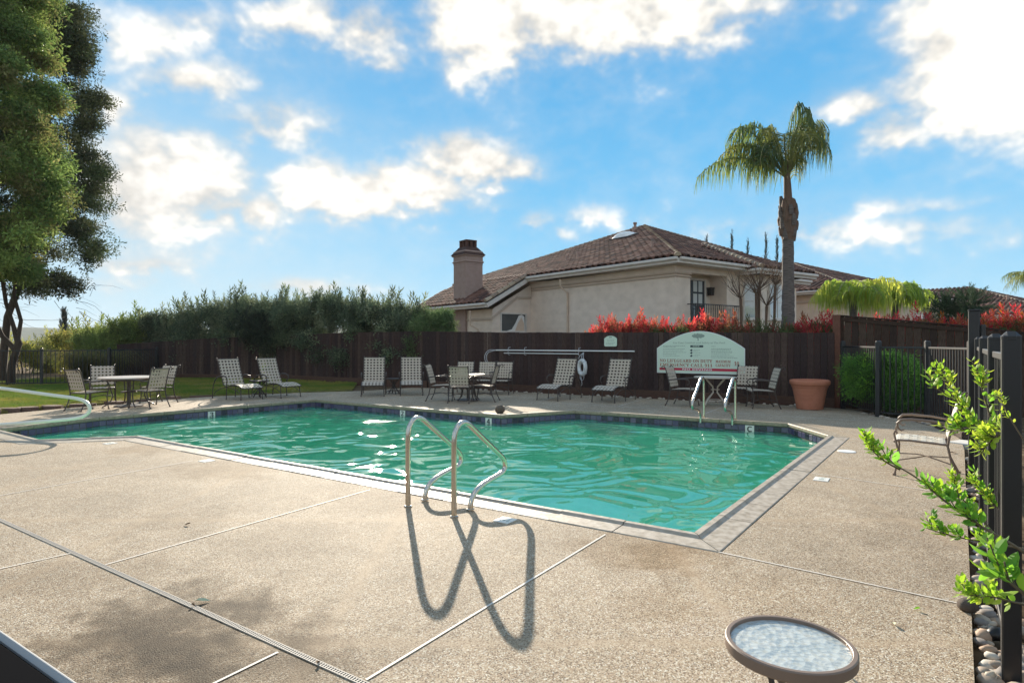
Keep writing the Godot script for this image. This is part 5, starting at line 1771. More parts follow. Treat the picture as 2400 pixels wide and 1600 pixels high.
func make_lounger() -> Node3D:
	var t := thing("sun_lounger", "", "sun lounger", Vector3.ZERO, 0.0, "strap loungers round the pool")
	var seat := [Vector2(-0.12, 0.345), Vector2(0.0, 0.345), Vector2(0.12, 0.37), Vector2(0.25, 0.395), Vector2(0.38, 0.40), Vector2(0.5, 0.385), Vector2(0.62, 0.35), Vector2(0.70, 0.315)]
	var back := [Vector2(-0.43, 1.06), Vector2(-0.40, 0.98), Vector2(-0.30, 0.70), Vector2(-0.14, 0.36)]
	var m := MB.new()
	weave(m, seat, 0.56, 6, 0.082, 0.043)
	part("woven_seat", m, t, M.strap)
	m = MB.new()
	weave(m, back, 0.56, 6, 0.078, 0.042)
	part("woven_back", m, t, M.strap)
	m = MB.new()
	for s in [-1.0, 1.0]:
		m.tube(seat.map(func(q): return Vector3(s * 0.295, q.y - 0.012, q.x)), 0.013, 7)
		m.tube(back.map(func(q): return Vector3(s * 0.295, q.y, q.x - 0.012)), 0.013, 7)
		m.tube(curl(Vector3(s * 0.295, 1.05, -0.475), 0.03, 0.3, 4.6), 0.012, 6)
		# long arched brace under the seat
		m.tube([Vector3(s * 0.3, 0.16, 0.60), Vector3(s * 0.3, 0.24, 0.45), Vector3(s * 0.3, 0.30, 0.22), Vector3(s * 0.3, 0.31, -0.05), Vector3(s * 0.3, 0.27, -0.3), Vector3(s * 0.3, 0.18, -0.52), Vector3(s * 0.3, 0.10, -0.60)], 0.009, 6)
	for q in [[0.70, 0.30], [0.1, 0.345], [-0.13, 0.335], [-0.43, 1.05]]:
		m.tube([Vector3(-0.29, q[1], q[0]), Vector3(0.29, q[1], q[0])], 0.011, 6)
	part("frame", m, t, M.bronze)
	for s in [-1.0, 1.0]:
		var k := MB.new()
		k.tube([Vector3(s * 0.31, 0.0, 0.64), Vector3(s * 0.305, 0.12, 0.63), Vector3(s * 0.295, 0.325, 0.60)], [0.012, 0.011, 0.013], 7)
		k.tube([Vector3(s * 0.31, 0, 0.64), Vector3(s * 0.31, 0.025, 0.64)], 0.018, 8)
		part("leg", k, t, M.bronze)
		k = MB.new()
		k.tube([Vector3(s * 0.33, 0.0, 0.02), Vector3(s * 0.32, 0.2, 0.01), Vector3(s * 0.325, 0.44, 0.03)], [0.012, 0.011, 0.013], 7)
		k.tube([Vector3(s * 0.33, 0, 0.02), Vector3(s * 0.33, 0.025, 0.02)], 0.018, 8)
		part("leg", k, t, M.bronze)
		k = MB.new()
		k.tube([Vector3(s * 0.33, 0.0, -0.62), Vector3(s * 0.33, 0.25, -0.60), Vector3(s * 0.33, 0.38, -0.57)], [0.012, 0.011, 0.012], 7)
		k.tube([Vector3(s * 0.33, 0, -0.62), Vector3(s * 0.33, 0.025, -0.62)], 0.018, 8)
		part("leg", k, t, M.bronze)
		# arched armrest, curled in front
		k = MB.new()
		var arm := [Vector3(s * 0.33, 0.36, -0.575), Vector3(s * 0.335, 0.48, -0.50), Vector3(s * 0.34, 0.57, -0.38), Vector3(s * 0.345, 0.61, -0.22), Vector3(s * 0.345, 0.615, -0.08), Vector3(s * 0.345, 0.59, 0.03), Vector3(s * 0.343, 0.54, 0.075), Vector3(s * 0.34, 0.48, 0.065), Vector3(s * 0.335, 0.445, 0.03), Vector3(s * 0.335, 0.455, -0.005)]
		k.tube(arm, [0.012, 0.014, 0.017, 0.019, 0.019, 0.017, 0.014, 0.012, 0.011, 0.009], 8)
		part("armrest", k, t, M.bronze)
	return t

func make_chair(called: String, frame: Material, legs := 1.0, band: Material = null) -> Node3D:
	var t := thing(called, "", "chair")
	if band == null:
		band = M.strap
	var h := 0.41 * legs
	var seat := [Vector2(-0.22, h - 0.015), Vector2(-0.05, h - 0.005), Vector2(0.12, h + 0.005), Vector2(0.22, h), Vector2(0.265, h - 0.02)]
	var back := [Vector2(-0.37, h + 0.50), Vector2(-0.345, h + 0.45), Vector2(-0.30, h + 0.30), Vector2(-0.255, h + 0.13), Vector2(-0.235, h + 0.04)]
	var m := MB.new()
	weave(m, seat, 0.47, 6, 0.078, 0.045)
	part("woven_seat", m, t, band)
	m = MB.new()
	weave(m, back, 0.46, 6, 0.076, 0.043)
	part("woven_back", m, t, band)
	m = MB.new()
	for s in [-1.0, 1.0]:
		m.tube(seat.map(func(q): return Vector3(s * 0.25, q.y - 0.012, q.x)), 0.012, 7)
		m.tube(back.map(func(q): return Vector3(s * 0.245, q.y, q.x - 0.012)), 0.0125, 7)
		m.tube(curl(Vector3(s * 0.245, h + 0.49, -0.42), 0.035, 0.4, 4.9), 0.011, 6)
	for q in [[0.262, h - 0.03], [-0.225, h - 0.03], [-0.375, h + 0.49]]:
		m.tube([Vector3(-0.245, q[1], q[0]), Vector3(0.245, q[1], q[0])], 0.011, 6)
	part("frame", m, t, frame)
	for s in [-1.0, 1.0]:
		var k := MB.new()
		k.tube([Vector3(s * 0.275, 0, 0.26), Vector3(s * 0.268, h * 0.3, 0.235), Vector3(s * 0.262, h * 0.7, 0.225), Vector3(s * 0.26, h + 0.06, 0.262), Vector3(s * 0.265, h + 0.10, 0.25)], [0.0125, 0.0115, 0.0115, 0.012, 0.009], 7)
		k.tube([Vector3(s * 0.275, 0, 0.26), Vector3(s * 0.275, 0.022, 0.259)], 0.019, 8)
		part("leg", k, t, frame)
		k = MB.new()
		k.tube([Vector3(s * 0.265, 0, -0.36), Vector3(s * 0.255, h * 0.45, -0.275), Vector3(s * 0.25, h * 0.9, -0.238), Vector3(s * 0.247, h + 0.1, -0.26)], [0.0125, 0.0125, 0.013, 0.012], 7)
		k.tube([Vector3(s * 0.265, 0, -0.36), Vector3(s * 0.264, 0.022, -0.357)], 0.019, 8)
		part("leg", k, t, frame)
		k = MB.new()
		k.tube([Vector3(s * 0.25, h + 0.20, -0.28), Vector3(s * 0.268, h + 0.225, -0.1), Vector3(s * 0.28, h + 0.235, 0.1), Vector3(s * 0.283, h + 0.225, 0.19), Vector3(s * 0.28, h + 0.185, 0.232), Vector3(s * 0.275, h + 0.13, 0.225), Vector3(s * 0.27, h + 0.10, 0.19), Vector3(s * 0.268, h + 0.12, 0.165)], [0.011, 0.014, 0.016, 0.015, 0.013, 0.012, 0.010, 0.008], 8)
		part("armrest", k, t, frame)
	m = MB.new()   # crossed stretchers
	m.tube([Vector3(-0.265, h * 0.42, 0.235), Vector3(-0.1, h * 0.5, 0.06), Vector3(0, h * 0.52, -0.02), Vector3(0.1, h * 0.5, -0.1), Vector3(0.255, h * 0.42, -0.278)], 0.007, 6)
	m.tube([Vector3(0.265, h * 0.42, 0.235), Vector3(0.1, h * 0.47, 0.06), Vector3(0, h * 0.49, -0.02), Vector3(-0.1, h * 0.47, -0.1), Vector3(-0.255, h * 0.42, -0.278)], 0.007, 6)
	part("stretcher", m, t, frame)
	return t

func table(called: String, label: String, at: Vector2, r: float, h: float, topm: Material, legm: Material, style: int) -> Node3D:
	var t := thing(called, label, "table", w3(at))
	var m := MB.new()
	m.lathe([Vector2(0.0, h - 0.02), Vector2(r * 0.97, h - 0.02), Vector2(r, h - 0.028), Vector2(r + 0.008, h - 0.012), Vector2(r, h), Vector2(r * 0.97, h - 0.002), Vector2(0.0, h - 0.002)], 40)
	part("tabletop", m, t, topm)
	m = MB.new()
	if style == 0:      # pole, foot plate and four bowed legs
		m.lathe([Vector2(0.30, 0.0), Vector2(0.30, 0.02), Vector2(0.2, 0.035), Vector2(0.05, 0.05), Vector2(0.042, 0.1), Vector2(0.042, h - 0.03)], 20)
		m.lathe([Vector2(0.16, h * 0.47), Vector2(0.17, h * 0.49), Vector2(0.16, h * 0.51), Vector2(0.04, h * 0.515)], 20)
		part("pedestal", m, t, legm)
		for k in 4:
			var an := PI * 0.25 + k * PI * 0.5
			var d := Vector3(cos(an), 0, sin(an))
			var b := MB.new()
			b.tube([d * r * 0.72 + Vector3(0, h - 0.03, 0), d * r * 0.60 + Vector3(0, h * 0.62, 0), d * r * 0.52 + Vector3(0, h * 0.36, 0), d * r * 0.62 + Vector3(0, h * 0.14, 0), d * r * 0.86 + Vector3(0, 0.012, 0)], 0.014, 7)
			part("leg", b, t, legm)
		var ap := MB.new()
		ap.lathe([Vector2(r * 0.86, h - 0.075), Vector2(r * 0.88, h - 0.06), Vector2(r * 0.88, h - 0.03)], 36)
		part("apron", ap, t, legm)
	else:               # pale frame: legs that kink inward, joined by a ring
		for k in 4:
			var an := PI * 0.25 + k * PI * 0.5 + 0.3
			var d := Vector3(cos(an), 0, sin(an))
			var b := MB.new()
			b.tube([d * r * 0.66 + Vector3(0, h - 0.02, 0), d * r * 0.5 + Vector3(0, h * 0.86, 0), d * r * 0.16 + Vector3(0, h * 0.66, 0), d * r * 0.13 + Vector3(0, h * 0.46, 0), d * r * 0.5 + Vector3(0, h * 0.22, 0), d * r * 0.72 + Vector3(0, 0.0, 0)], 0.016, 7)
			part("leg", b, t, legm)
		m.tube([Vector3(-0.1, h * 0.56, 0), Vector3(0.1, h * 0.56, 0)], 0.012, 6)
		m.tube([Vector3(0, h * 0.56, -0.1), Vector3(0, h * 0.56, 0.1)], 0.012, 6)
		m.tube(ring_xz(0.19, h * 0.2, 16), 0.01, 6, false, true)
		part("brace", m, t, legm)
	return t

func ring_xz(r: float, y: float, n: int) -> Array:
	var o := []
	for i in n:
		o.append(Vector3(cos(TAU * i / n) * r, y, sin(TAU * i / n) * r))
	return o

func build_furniture() -> void:
	var lg := make_lounger()
	var nv := Vector2(-0.553, -0.833)
	var spots := [[Vector2(-7.31, 16.46), U, "leftmost strap lounger, turned to the right, near the table with four chairs"], [Vector2(-6.52, 17.09), U, "strap lounger below the gap in the fence, turned to the right"], [Vector2(-3.96, 17.7), Vector2(0.17, -0.985), "left strap lounger of the pair that faces the viewer"], [Vector2(-2.92, 17.94), Vector2(0.17, -0.985), "right strap lounger of the pair that faces the viewer"], [Vector2(1.26, 16.42), nv, "strap lounger in front of the life ring, turned to the left"], [Vector2(2.62, 15.9), nv, "strap lounger between the life ring and the pool rules sign, turned to the left"]]
	for i in spots.size():
		var s: Array = spots[i]
		if i == 0:
			lg.position = w3(s[0])
			lg.rotation.y = yaw(s[1])
			lg.set_meta("label", s[2])
		else:
			dup(lg, "sun_lounger", w3(s[0]), yaw(s[1]), s[2])
	var ch := make_chair("strap_chair", M.bronze)
	var cs := [[Vector2(-9.42, 13.76), Vector2(0.35, 0.94), "strap armchair at the left table, nearest the pool handrail, its back to the viewer", 0], [Vector2(-10.0, 15.1), Vector2(0.55, -0.83), "strap armchair behind the left end of the left table", 0], [Vector2(-8.40, 14.27), Vector2(-0.95, 0.3), "strap armchair at the right end of the left table, facing left", 0], [Vector2(-8.75, 15.25), Vector2(-0.35, -0.94), "strap armchair half hidden behind the chair at the left table's right end", 0],
			[Vector2(-1.80, 15.9), Vector2(0.98, -0.15), "strap armchair left of the middle table, seen from the side", 1], [Vector2(-1.28, 15.5), Vector2(0.1, 0.99), "strap armchair in front of the middle table, its back to the viewer", 1], [Vector2(-0.72, 15.78), Vector2(-0.98, 0.2), "strap armchair right of the middle table, facing left", 1], [Vector2(-1.42, 18.2), Vector2(-0.1, -1.0), "left one of three strap chairs standing against the fence behind the middle table", 1], [Vector2(-0.80, 18.05), Vector2(-0.2, -0.98), "middle one of three strap chairs standing against the fence", 1], [Vector2(-0.30, 17.85), Vector2(-0.25, -0.97), "right one of three strap chairs standing against the fence", 1],
			[Vector2(4.08, 14.65), Vector2(0.80, -0.6), "strap armchair left of the pale table, below the pool rules sign", 2], [Vector2(5.62, 15.0), Vector2(-0.6, -0.8), "strap armchair right of the pale table, the rear one of two", 2], [Vector2(5.72, 14.2), Vector2(-0.93, 0.1), "strap armchair right of the pale table, the front one of two", 2], [Vector2(4.72, 7.12), Vector2(-0.833, 0.553), "strap armchair by itself at the right, beside the iron fence and green branches", 3]]
	var groups := ["chairs at the left table", "chairs round the middle table", "chairs at the pale table", ""]
	for i in cs.size() - 1:
		var s: Array = cs[i]
		if i == 0:
			ch.position = w3(s[0])
			ch.rotation.y = yaw(s[1])
			ch.set_meta("label", s[2])
			ch.set_meta("group", groups[0])
		else:
			dup(ch, "strap_chair", w3(s[0]), yaw(s[1]), s[2], groups[s[3]])
	var lone := make_chair("strap_chair", M.taupe, 1.0, mat(lin(0.70, 0.65, 0.55), 0.5))
	lone.position = w3(cs[-1][0])
	lone.rotation.y = yaw(cs[-1][1])
	lone.set_meta("label", cs[-1][2])
	table("patio_table", "round bronze patio table with a pale rim among four chairs at the left", Vector2(-9.02, 14.55), 0.62, 0.69, M.tabletop, M.bronze, 0)
	table("patio_table", "round patio table in the middle, almost hidden by the chair in front", Vector2(-1.13, 16.0), 0.42, 0.68, M.beige, M.bronze, 0)
	table("patio_table", "round pale table with kinked pale legs below the pool rules sign", Vector2(4.80, 14.6), 0.48, 0.69, M.beige, M.beige, 1)
	table("side_table", "small dark side table between the two loungers turned to the right", Vector2(-6.88, 16.86), 0.23, 0.46, M.bronze, M.bronze, 1)
	table("side_table", "small dark side table between the pair of loungers facing the viewer", Vector2(-3.44, 18.0), 0.22, 0.45, M.bronze, M.bronze, 1)
	# glass side table in front
	var t := thing("glass_table", "low round side table with a rippled glass top and brown rim in the foreground", "table", w3(Vector2(0.945, 2.105)))
	var h := 0.50
	var m := MB.new()
	m.lathe([Vector2(0.192, h - 0.040), Vector2(0.204, h - 0.040), Vector2(0.208, h - 0.034), Vector2(0.208, h - 0.004), Vector2(0.204, h), Vector2(0.192, h), Vector2(0.190, h - 0.002), Vector2(0.190, h - 0.012), Vector2(0.184, h - 0.014), Vector2(0.184, h - 0.03)], 72)
	part("rim", m, t, M.taupe)
	m = MB.new()
	m.lathe([Vector2(0.0, h - 0.019), Vector2(0.188, h - 0.019), Vector2(0.188, h - 0.012), Vector2(0.0, h - 0.012)], 64)
	part("glass_top", m, t, M.ice)
	m = MB.new()
	m.bar(Vector3(-0.182, h - 0.03, 0.03), Vector3(0.182, h - 0.03, -0.03), 0.022, 0.02, 0.003)
	m.bar(Vector3(0.03, h - 0.034, 0.182), Vector3(-0.03, h - 0.034, -0.182), 0.022, 0.02, 0.003)
	part("cross_bar", m, t, M.taupe)
	for k in 4:
		var an := 0.6 + k * PI * 0.5
		var d := Vector3(cos(an), 0, sin(an))
		var b := MB.new()
		b.tube([d * 0.17 + Vector3(0, h - 0.045, 0), d * 0.06 + Vector3(0, h * 0.72, 0), d * 0.04 + Vector3(0, h * 0.5, 0), d * 0.1 + Vector3(0, h * 0.2, 0), d * 0.19], 0.011, 8)
		part("leg", b, t, M.bronze)
	# terracotta pot
	m = MB.new()
	m.lathe([Vector2(0.0, 0.0), Vector2(0.26, 0.0), Vector2(0.275, 0.012), Vector2(0.325, 0.31), Vector2(0.331, 0.315), Vector2(0.333, 0.325), Vector2(0.33, 0.33), Vector2(0.362, 0.485), Vector2(0.374, 0.49), Vector2(0.385, 0.52), Vector2(0.382, 0.53), Vector2(0.405, 0.545), Vector2(0.42, 0.575), Vector2(0.424, 0.62), Vector2(0.41, 0.65), Vector2(0.385, 0.658), Vector2(0.365, 0.645), Vector2(0.355, 0.60), Vector2(0.25, 0.45), Vector2(0.0, 0.45)], 44, Transform3D(), false)
	single("terracotta_pot", m, M.terracotta, "large empty terracotta pot in front of the dark fence's right end", "pot", w3(Vector2(6.72, 13.95)))
	# stainless rails of the two pool ladders
	var prof := [Vector2(0, -0.05), Vector2(0, 0.15), Vector2(0, 0.40), Vector2(0, 0.62), Vector2(0.006, 0.70), Vector2(0.03, 0.755), Vector2(0.075, 0.795), Vector2(0.135, 0.805), Vector2(0.20, 0.785), Vector2(0.27, 0.735), Vector2(0.50, 0.57), Vector2(0.68, 0.445), Vector2(0.745, 0.395), Vector2(0.782, 0.345), Vector2(0.788, 0.30), Vector2(0.765, 0.265), Vector2(0.715, 0.245), Vector2(0.57, 0.225), Vector2(0.43, 0.20), Vector2(0.34, 0.175), Vector2(0.275, 0.135), Vector2(0.24, 0.08), Vector2(0.232, 0.0), Vector2(0.23, -0.06)]
	for q in [[Vector2(-0.503, 5.363), V, "nearer rail of the two polished grab rails in the foreground", 1.0], [Vector2(-0.958, 5.695), V, "farther rail, on the left, of the two polished grab rails in the foreground", 1.0], [Vector2(3.80, 12.24), -V, "left rail of the pool ladder on the far side, in front of the pale table", 0.62], [Vector2(4.30, 11.90), -V, "right rail of the pool ladder on the far side, in front of the pale table", 0.62]]:
		var rl := MB.new()
		var pts := []
		for i in prof.size():
			pts.append(Vector3(0, prof[i].y * (1.0 if q[3] == 1.0 else 1.02), prof[i].x * (1.0 if q[3] == 1.0 else 0.95)))
		pts = smooth(pts, 2)
		rl.tube(pts, 0.0245, 16)
		var root := thing("grab_rail", q[2], "pool rail", w3(q[0]), yaw(q[1]), "ladder rails at the pool's edge")
		part("tube", rl, root, M.steel if q[3] == 1.0 else M.steel)
		for s in [[0.0, 0.0], [0.23 * (1.0 if q[3] == 1.0 else 0.95), 0.0]]:
			var fl := MB.new()
			fl.lathe([Vector2(0.037, 0.0), Vector2(0.037, 0.008), Vector2(0.028, 0.012), Vector2(0.026, 0.012)], 18, Transform3D(Basis(), Vector3(0, 0.012 if s[0] > 0.1 else 0.001, s[0])))
			part("flange", fl, root, M.steel)
	# handrail over the steps at the left end
	m = MB.new()
	var hp := [sp(-330, 880, 10.3), sp(-120, 896, 10.1), sp(0, 909, 10.0), sp(120, 926, 10.0), sp(180, 933, 10.0), sp(203, 942, 10.0), sp(211, 957, 10.0), sp(204, 971, 10.0), sp(183, 980, 10.0), sp(120, 986, 10.0), sp(0, 995, 10.0), sp(-120, 1003, 10.0), sp(-210, 1010, 10.05), sp(-270, 1030, 10.1)]
	m.tube(smooth(hp, 2), 0.027, 12)
	m.tube([sp(-330, 880, 10.3), sp(-350, 890, 10.32), w3(Vector2(-10.9, 10.35), -0.05)], 0.027, 12)
	single("handrail", m, M.whitetube, "pale tubular handrail bent back on itself over the pool steps at the left edge", "pool rail")

func smooth(p: Array, times: int) -> Array:
	for k in times:
		var o := [p[0]]
		for i in p.size() - 1:
			o.append(p[i].lerp(p[i + 1], 0.25))
			o.append(p[i].lerp(p[i + 1], 0.75))
		o.append(p[-1])
		p = o
	return p

# ---------------------------------------------------------------- signs and things on the fence
func text(parent: Node3D, s: String, c: Vector2, w: float, h: float, m: Material, z: float, fname := "Droid Serif", bold := true) -> void:
	var tm := TextMesh.new()
	var f := SystemFont.new()
	f.font_names = PackedStringArray([fname])
	f.font_weight = 700 if bold else 400
	tm.font = f
	tm.text = s
	tm.font_size = 64
	tm.pixel_size = 0.01
	tm.depth = 0.02
	tm.material = m
	var o := MeshInstance3D.new()
	o.name = "lettering"
	o.mesh = tm
	parent.add_child(o, true)
	var bb := tm.get_aabb()
	o.scale = Vector3(w / maxf(bb.size.x, 0.01), h / maxf(bb.size.y, 0.01), 0.15)
	o.position = Vector3(c.x - (bb.position.x + bb.size.x * 0.5) * o.scale.x, c.y - (bb.position.y + bb.size.y * 0.5) * o.scale.y, z)

func plate(outline: Array, z0: float, z1: float) -> MB:     # an upright plate from an outline in x, y
	var m := MB.new()
	var pts := PackedVector2Array(outline)
	var t := Geometry2D.triangulate_polygon(pts)
	for e in range(0, t.size(), 3):
		var f := []
		var b := []
		for k in 3:
			f.append(Vector3(pts[t[e + k]].x, pts[t[e + k]].y, z1))
			b.append(Vector3(pts[t[e + k]].x, pts[t[e + k]].y, z0))
		m.face(f, Vector3(0, 0, 1))
		m.face(b, Vector3(0, 0, -1))
	var mid := Vector2.ZERO
	for q in pts:
		mid += q / pts.size()
	for k in pts.size():
		var a := pts[k]
		var b := pts[(k + 1) % pts.size()]
		var hn := (a + b) * 0.5 - mid
		m.face([Vector3(a.x, a.y, z0), Vector3(b.x, b.y, z0), Vector3(b.x, b.y, z1), Vector3(a.x, a.y, z1)], Vector3(hn.x, hn.y, 0))
	return m

func lines(parent: Node3D, x0: float, rows: Array, m: Material, z: float, th := 0.011) -> void:   # print too small to read: broken strokes
	var k := MB.new()
	for r in rows:
		var x := x0
		while x < x0 + r[1]:
			var w := rf(0.012, 0.05)
			k.bx(Vector3(x + w * 0.5, r[0], z), Vector3(w, th * rf(0.8, 1.15), 0.002))
			x += w + 0.011
	part("fine_print", k, parent, m)

func build_signs() -> void:
	var fd := Vector2(0.856, -0.517)
	var nn := Vector2(-0.517, -0.856)
	var t := thing("rules_sign", "large pale green arched pool rules sign with red lettering on the dark fence", "sign", w3(Vector2(4.94, 16.2) + nn * 0.10, 0.68), yaw(nn))
	var o := [Vector2(-1.13, 0), Vector2(1.13, 0), Vector2(1.13, 0.66)]
	var inner := [Vector2(-1.115, 0.015), Vector2(1.115, 0.015), Vector2(1.115, 0.65)]
	for i in range(1, 24):
		var x := 1.13 - 2.26 * i / 24.0
		o.append(Vector2(x, 0.66 + 0.45 * (1.0 - pow(absf(x) / 1.13, 1.9))))
		inner.append(Vector2(x * 0.987, 0.65 + 0.445 * (1.0 - pow(absf(x) / 1.13, 1.9))))
	o.append(Vector2(-1.13, 0.66))
	inner.append(Vector2(-1.115, 0.65))
	part("border", plate(o, -0.015, 0.010), t, M.white)
	part("board", plate(inner, 0.0105, 0.015), t, M.signgreen)
	var z := 0.0165
	# emblem: a wide-crowned tree
	var cr := []
	for i in 26:
		var an := TAU * i / 26.0
		cr.append(Vector2(-0.03 + cos(an) * 0.165 * (1.0 + 0.10 * sin(i * 2.9)), 0.985 + sin(an) * 0.058 * (1.0 + 0.2 * sin(i * 3.7))))
	part("tree_emblem", plate(cr, 0.0145, 0.017), t, M.signgray)
	part("tree_emblem", plate([Vector2(-0.045, 0.86), Vector2(-0.018, 0.86), Vector2(-0.022, 0.95), Vector2(-0.04, 0.95)], 0.0145, 0.0172), t, M.signgray)
	text(t, "For Your Comfort and Safety at The Pool", Vector2(-0.02, 0.80), 1.34, 0.062, M.signgray, z, "Droid Serif", false)
	lines(t, -0.96, [[0.725, 0.56], [0.697, 0.30], [0.645, 0.56], [0.60, 0.52], [0.552, 0.62], [0.505, 0.36], [0.46, 0.44]], M.signgray, z)
	lines(t, 0.30, [[0.715, 0.10], [0.655, 0.48], [0.63, 0.48], [0.585, 0.52], [0.558, 0.50], [0.51, 0.46], [0.46, 0.56], [0.425, 0.62]], M.signgray, z)
	part("badge", plate([Vector2(-0.235, 0.685), Vector2(0.10, 0.685), Vector2(0.10, 0.742), Vector2(-0.235, 0.742)], 0.0145, 0.0168), t, M.signdark)
	lines(t, -0.17, [[0.713, 0.18]], M.signgreen, 0.018, 0.02)
	lines(t, -0.155, [[0.615, 0.16], [0.585, 0.12], [0.545, 0.15], [0.49, 0.16], [0.45, 0.12]], M.signgray, z, 0.008)
	for y in [0.615, 0.545, 0.468]:
		part("pictogram", plate([Vector2(-0.235, y - 0.025), Vector2(-0.19, y - 0.03), Vector2(-0.175, y + 0.005), Vector2(-0.2, y + 0.03), Vector2(-0.215, y + 0.01), Vector2(-0.24, y + 0.005)], 0.0145, 0.0168), t, M.signdark)
	text(t, "NO LIFEGUARD ON DUTY", Vector2(-0.36, 0.330), 1.38, 0.082, M.signtext, z)
	text(t, "EMERGENCY CALL 911", Vector2(-0.36, 0.218), 1.38, 0.082, M.signtext, z)
	text(t, "MAXIMUM", Vector2(0.60, 0.326), 0.37, 0.068, M.signtext, z)
	text(t, "CAPACITY", Vector2(0.60, 0.228), 0.37, 0.068, M.signtext, z)
	text(t, "10", Vector2(0.93, 0.28), 0.115, 0.105, M.signtext, z)
	part("red_band", plate([Vector2(-1.06, 0.075), Vector2(1.04, 0.075), Vector2(1.04, 0.145), Vector2(-1.06, 0.145)], 0.0145, 0.0165), t, M.signred)
	text(t, "NO DIVING", Vector2(-0.06, 0.11), 0.76, 0.046, M.white, 0.018, "Droid Sans")
	# small sign
	t = thing("small_sign", "small pale green sign with rounded top, left of the big arched sign", "sign", w3(Vector2(2.81, 17.5) + nn * 0.05, 1.38), yaw(nn))
	var s := [Vector2(-0.19, 0.03), Vector2(-0.16, 0.0), Vector2(0.16, 0.0), Vector2(0.19, 0.03), Vector2(0.19, 0.22)]
	for i in range(1, 10):
		var x := 0.19 - 0.38 * i / 10.0
		s.append(Vector2(x, 0.22 + 0.08 * (1.0 - pow(absf(x) / 0.19, 2.4))))
	s.append(Vector2(-0.19, 0.22))
	part("board", plate(s, -0.01, 0.008), t, M.signgreen)
	part("tree_emblem", plate([Vector2(-0.05, 0.245), Vector2(0.05, 0.245), Vector2(0.035, 0.272), Vector2(-0.035, 0.272)], 0.007, 0.0095), t, M.signgray)
	lines(t, -0.10, [[0.19, 0.2], [0.155, 0.2]], M.signgray, 0.009, 0.01)
	lines(t, -0.14, [[0.105, 0.26], [0.06, 0.2]], M.signgray, 0.009, 0.014)
	# rescue pole and crook on brackets
	var out := nn * 0.10
	var pa := Vector2(-0.45, 19.47) + out
	var pbb := Vector2(3.43, 17.13) + out
	t = thing("rescue_pole", "long white rescue pole with a looped crook, hung level on the fence", "pole")
	var m := MB.new()
	m.tube([w3(pa, 1.25), w3(pbb, 1.25)], 0.018, 10)
	part("pole", m, t, M.white)
	m = MB.new()
	var c0 := w3(Vector2(-0.60, 19.56) + out, 1.02)
	for k in 2:
		var pts := [w3(pa, 1.25)]
		for i in 15:
			var an := 1.6 + 3.6 * i / 14.0
			pts.append(c0 + Vector3(cos(an) * (0.24 - 0.06 * k) * fd.x, sin(an) * (0.24 - 0.05 * k), 0.02 * k - cos(an) * 0.24 * fd.y * -1.0))
		m.tube(pts, 0.009, 6)
	part("crook", m, t, M.rope)
	t = thing("net_pole", "shorter thin white pole hung just below the rescue pole", "pole")
	m = MB.new()
	m.tube([w3(Vector2(-0.2, 19.32) + out, 1.16), w3(Vector2(1.98, 18.0) + out, 1.16)], 0.013, 8)
	part("pole", m, t, M.white)
	for q in [Vector2(-0.05, 19.23), Vector2(0.45, 18.93), Vector2(2.0, 18.0)]:
		m = MB.new()
		m.tube([w3(q, 1.34), w3(q + nn * 0.12, 1.33), w3(q + nn * 0.14, 1.26), w3(q + nn * 0.13, 1.12), w3(q + nn * 0.03, 1.10)], 0.008, 6)
		single("pole_hook", m, M.rope, ["thin metal hook holding the poles nearest the looped crook", "thin metal hook holding the poles, second from the left", "thin metal hook holding the poles above the life ring"][taken.get("pole_hook", 0)], "hook", Vector3.ZERO, 0.0, "hooks of the rescue poles")
	# life ring with rope
	t = thing("life_ring", "white life ring with loops of rope hanging from the poles behind a lounger", "life ring", w3(Vector2(2.02, 17.78), 0.775), yaw(Vector2(-0.62, -0.78)) - 0.55)
	m = MB.new()
	var ring := []
	for i in 28:
		ring.append(Vector3(cos(TAU * i / 28.0) * 0.2, sin(TAU * i / 28.0) * 0.2, 0))
	m.tube(ring, 0.055, 12, false, true)
	part("ring", m, t, M.white)
	for k in 4:
		var an := PI * 0.25 + k * PI * 0.5
		m = MB.new()
		var rr := []
		for i in 14:
			var e := TAU * i / 14.0
			rr.append(Vector3(cos(an) * (0.2 + 0.058 * cos(e)), sin(an) * (0.2 + 0.058 * cos(e)), 0.058 * sin(e)))
		m.tube(rr, 0.012, 6, false, true)
		part("band", m, t, M.rope)
	for k in 5:
		m = MB.new()
		var pts := [Vector3(0, 0.43, -0.05)]
		match k:
			0: pts.append_array([Vector3(-0.08, 0.34, 0.04), Vector3(-0.15, 0.22, 0.05)])
			1: pts.append_array([Vector3(0.05, 0.34, 0.05), Vector3(0.12, 0.2, 0.06)])
			2: pts.append_array([Vector3(0.15, 0.3, 0.05), Vector3(0.3, 0.12, 0.06), Vector3(0.33, 0.02, 0.06), Vector3(0.25, -0.06, 0.06)])
			3: pts = [Vector3(0.2, -0.14, 0.06), Vector3(0.24, -0.3, 0.06), Vector3(0.12, -0.38, 0.06), Vector3(0.0, -0.33, 0.06), Vector3(-0.02, -0.24, 0.06)]
			4: pts = [Vector3(0.02, -0.26, 0.05), Vector3(0.1, -0.42, 0.06), Vector3(0.09, -0.5, 0.05), Vector3(0.02, -0.52, 0.05)]
		m.tube(smooth(pts, 2), 0.008, 5)
		part("rope", m, t, M.rope)

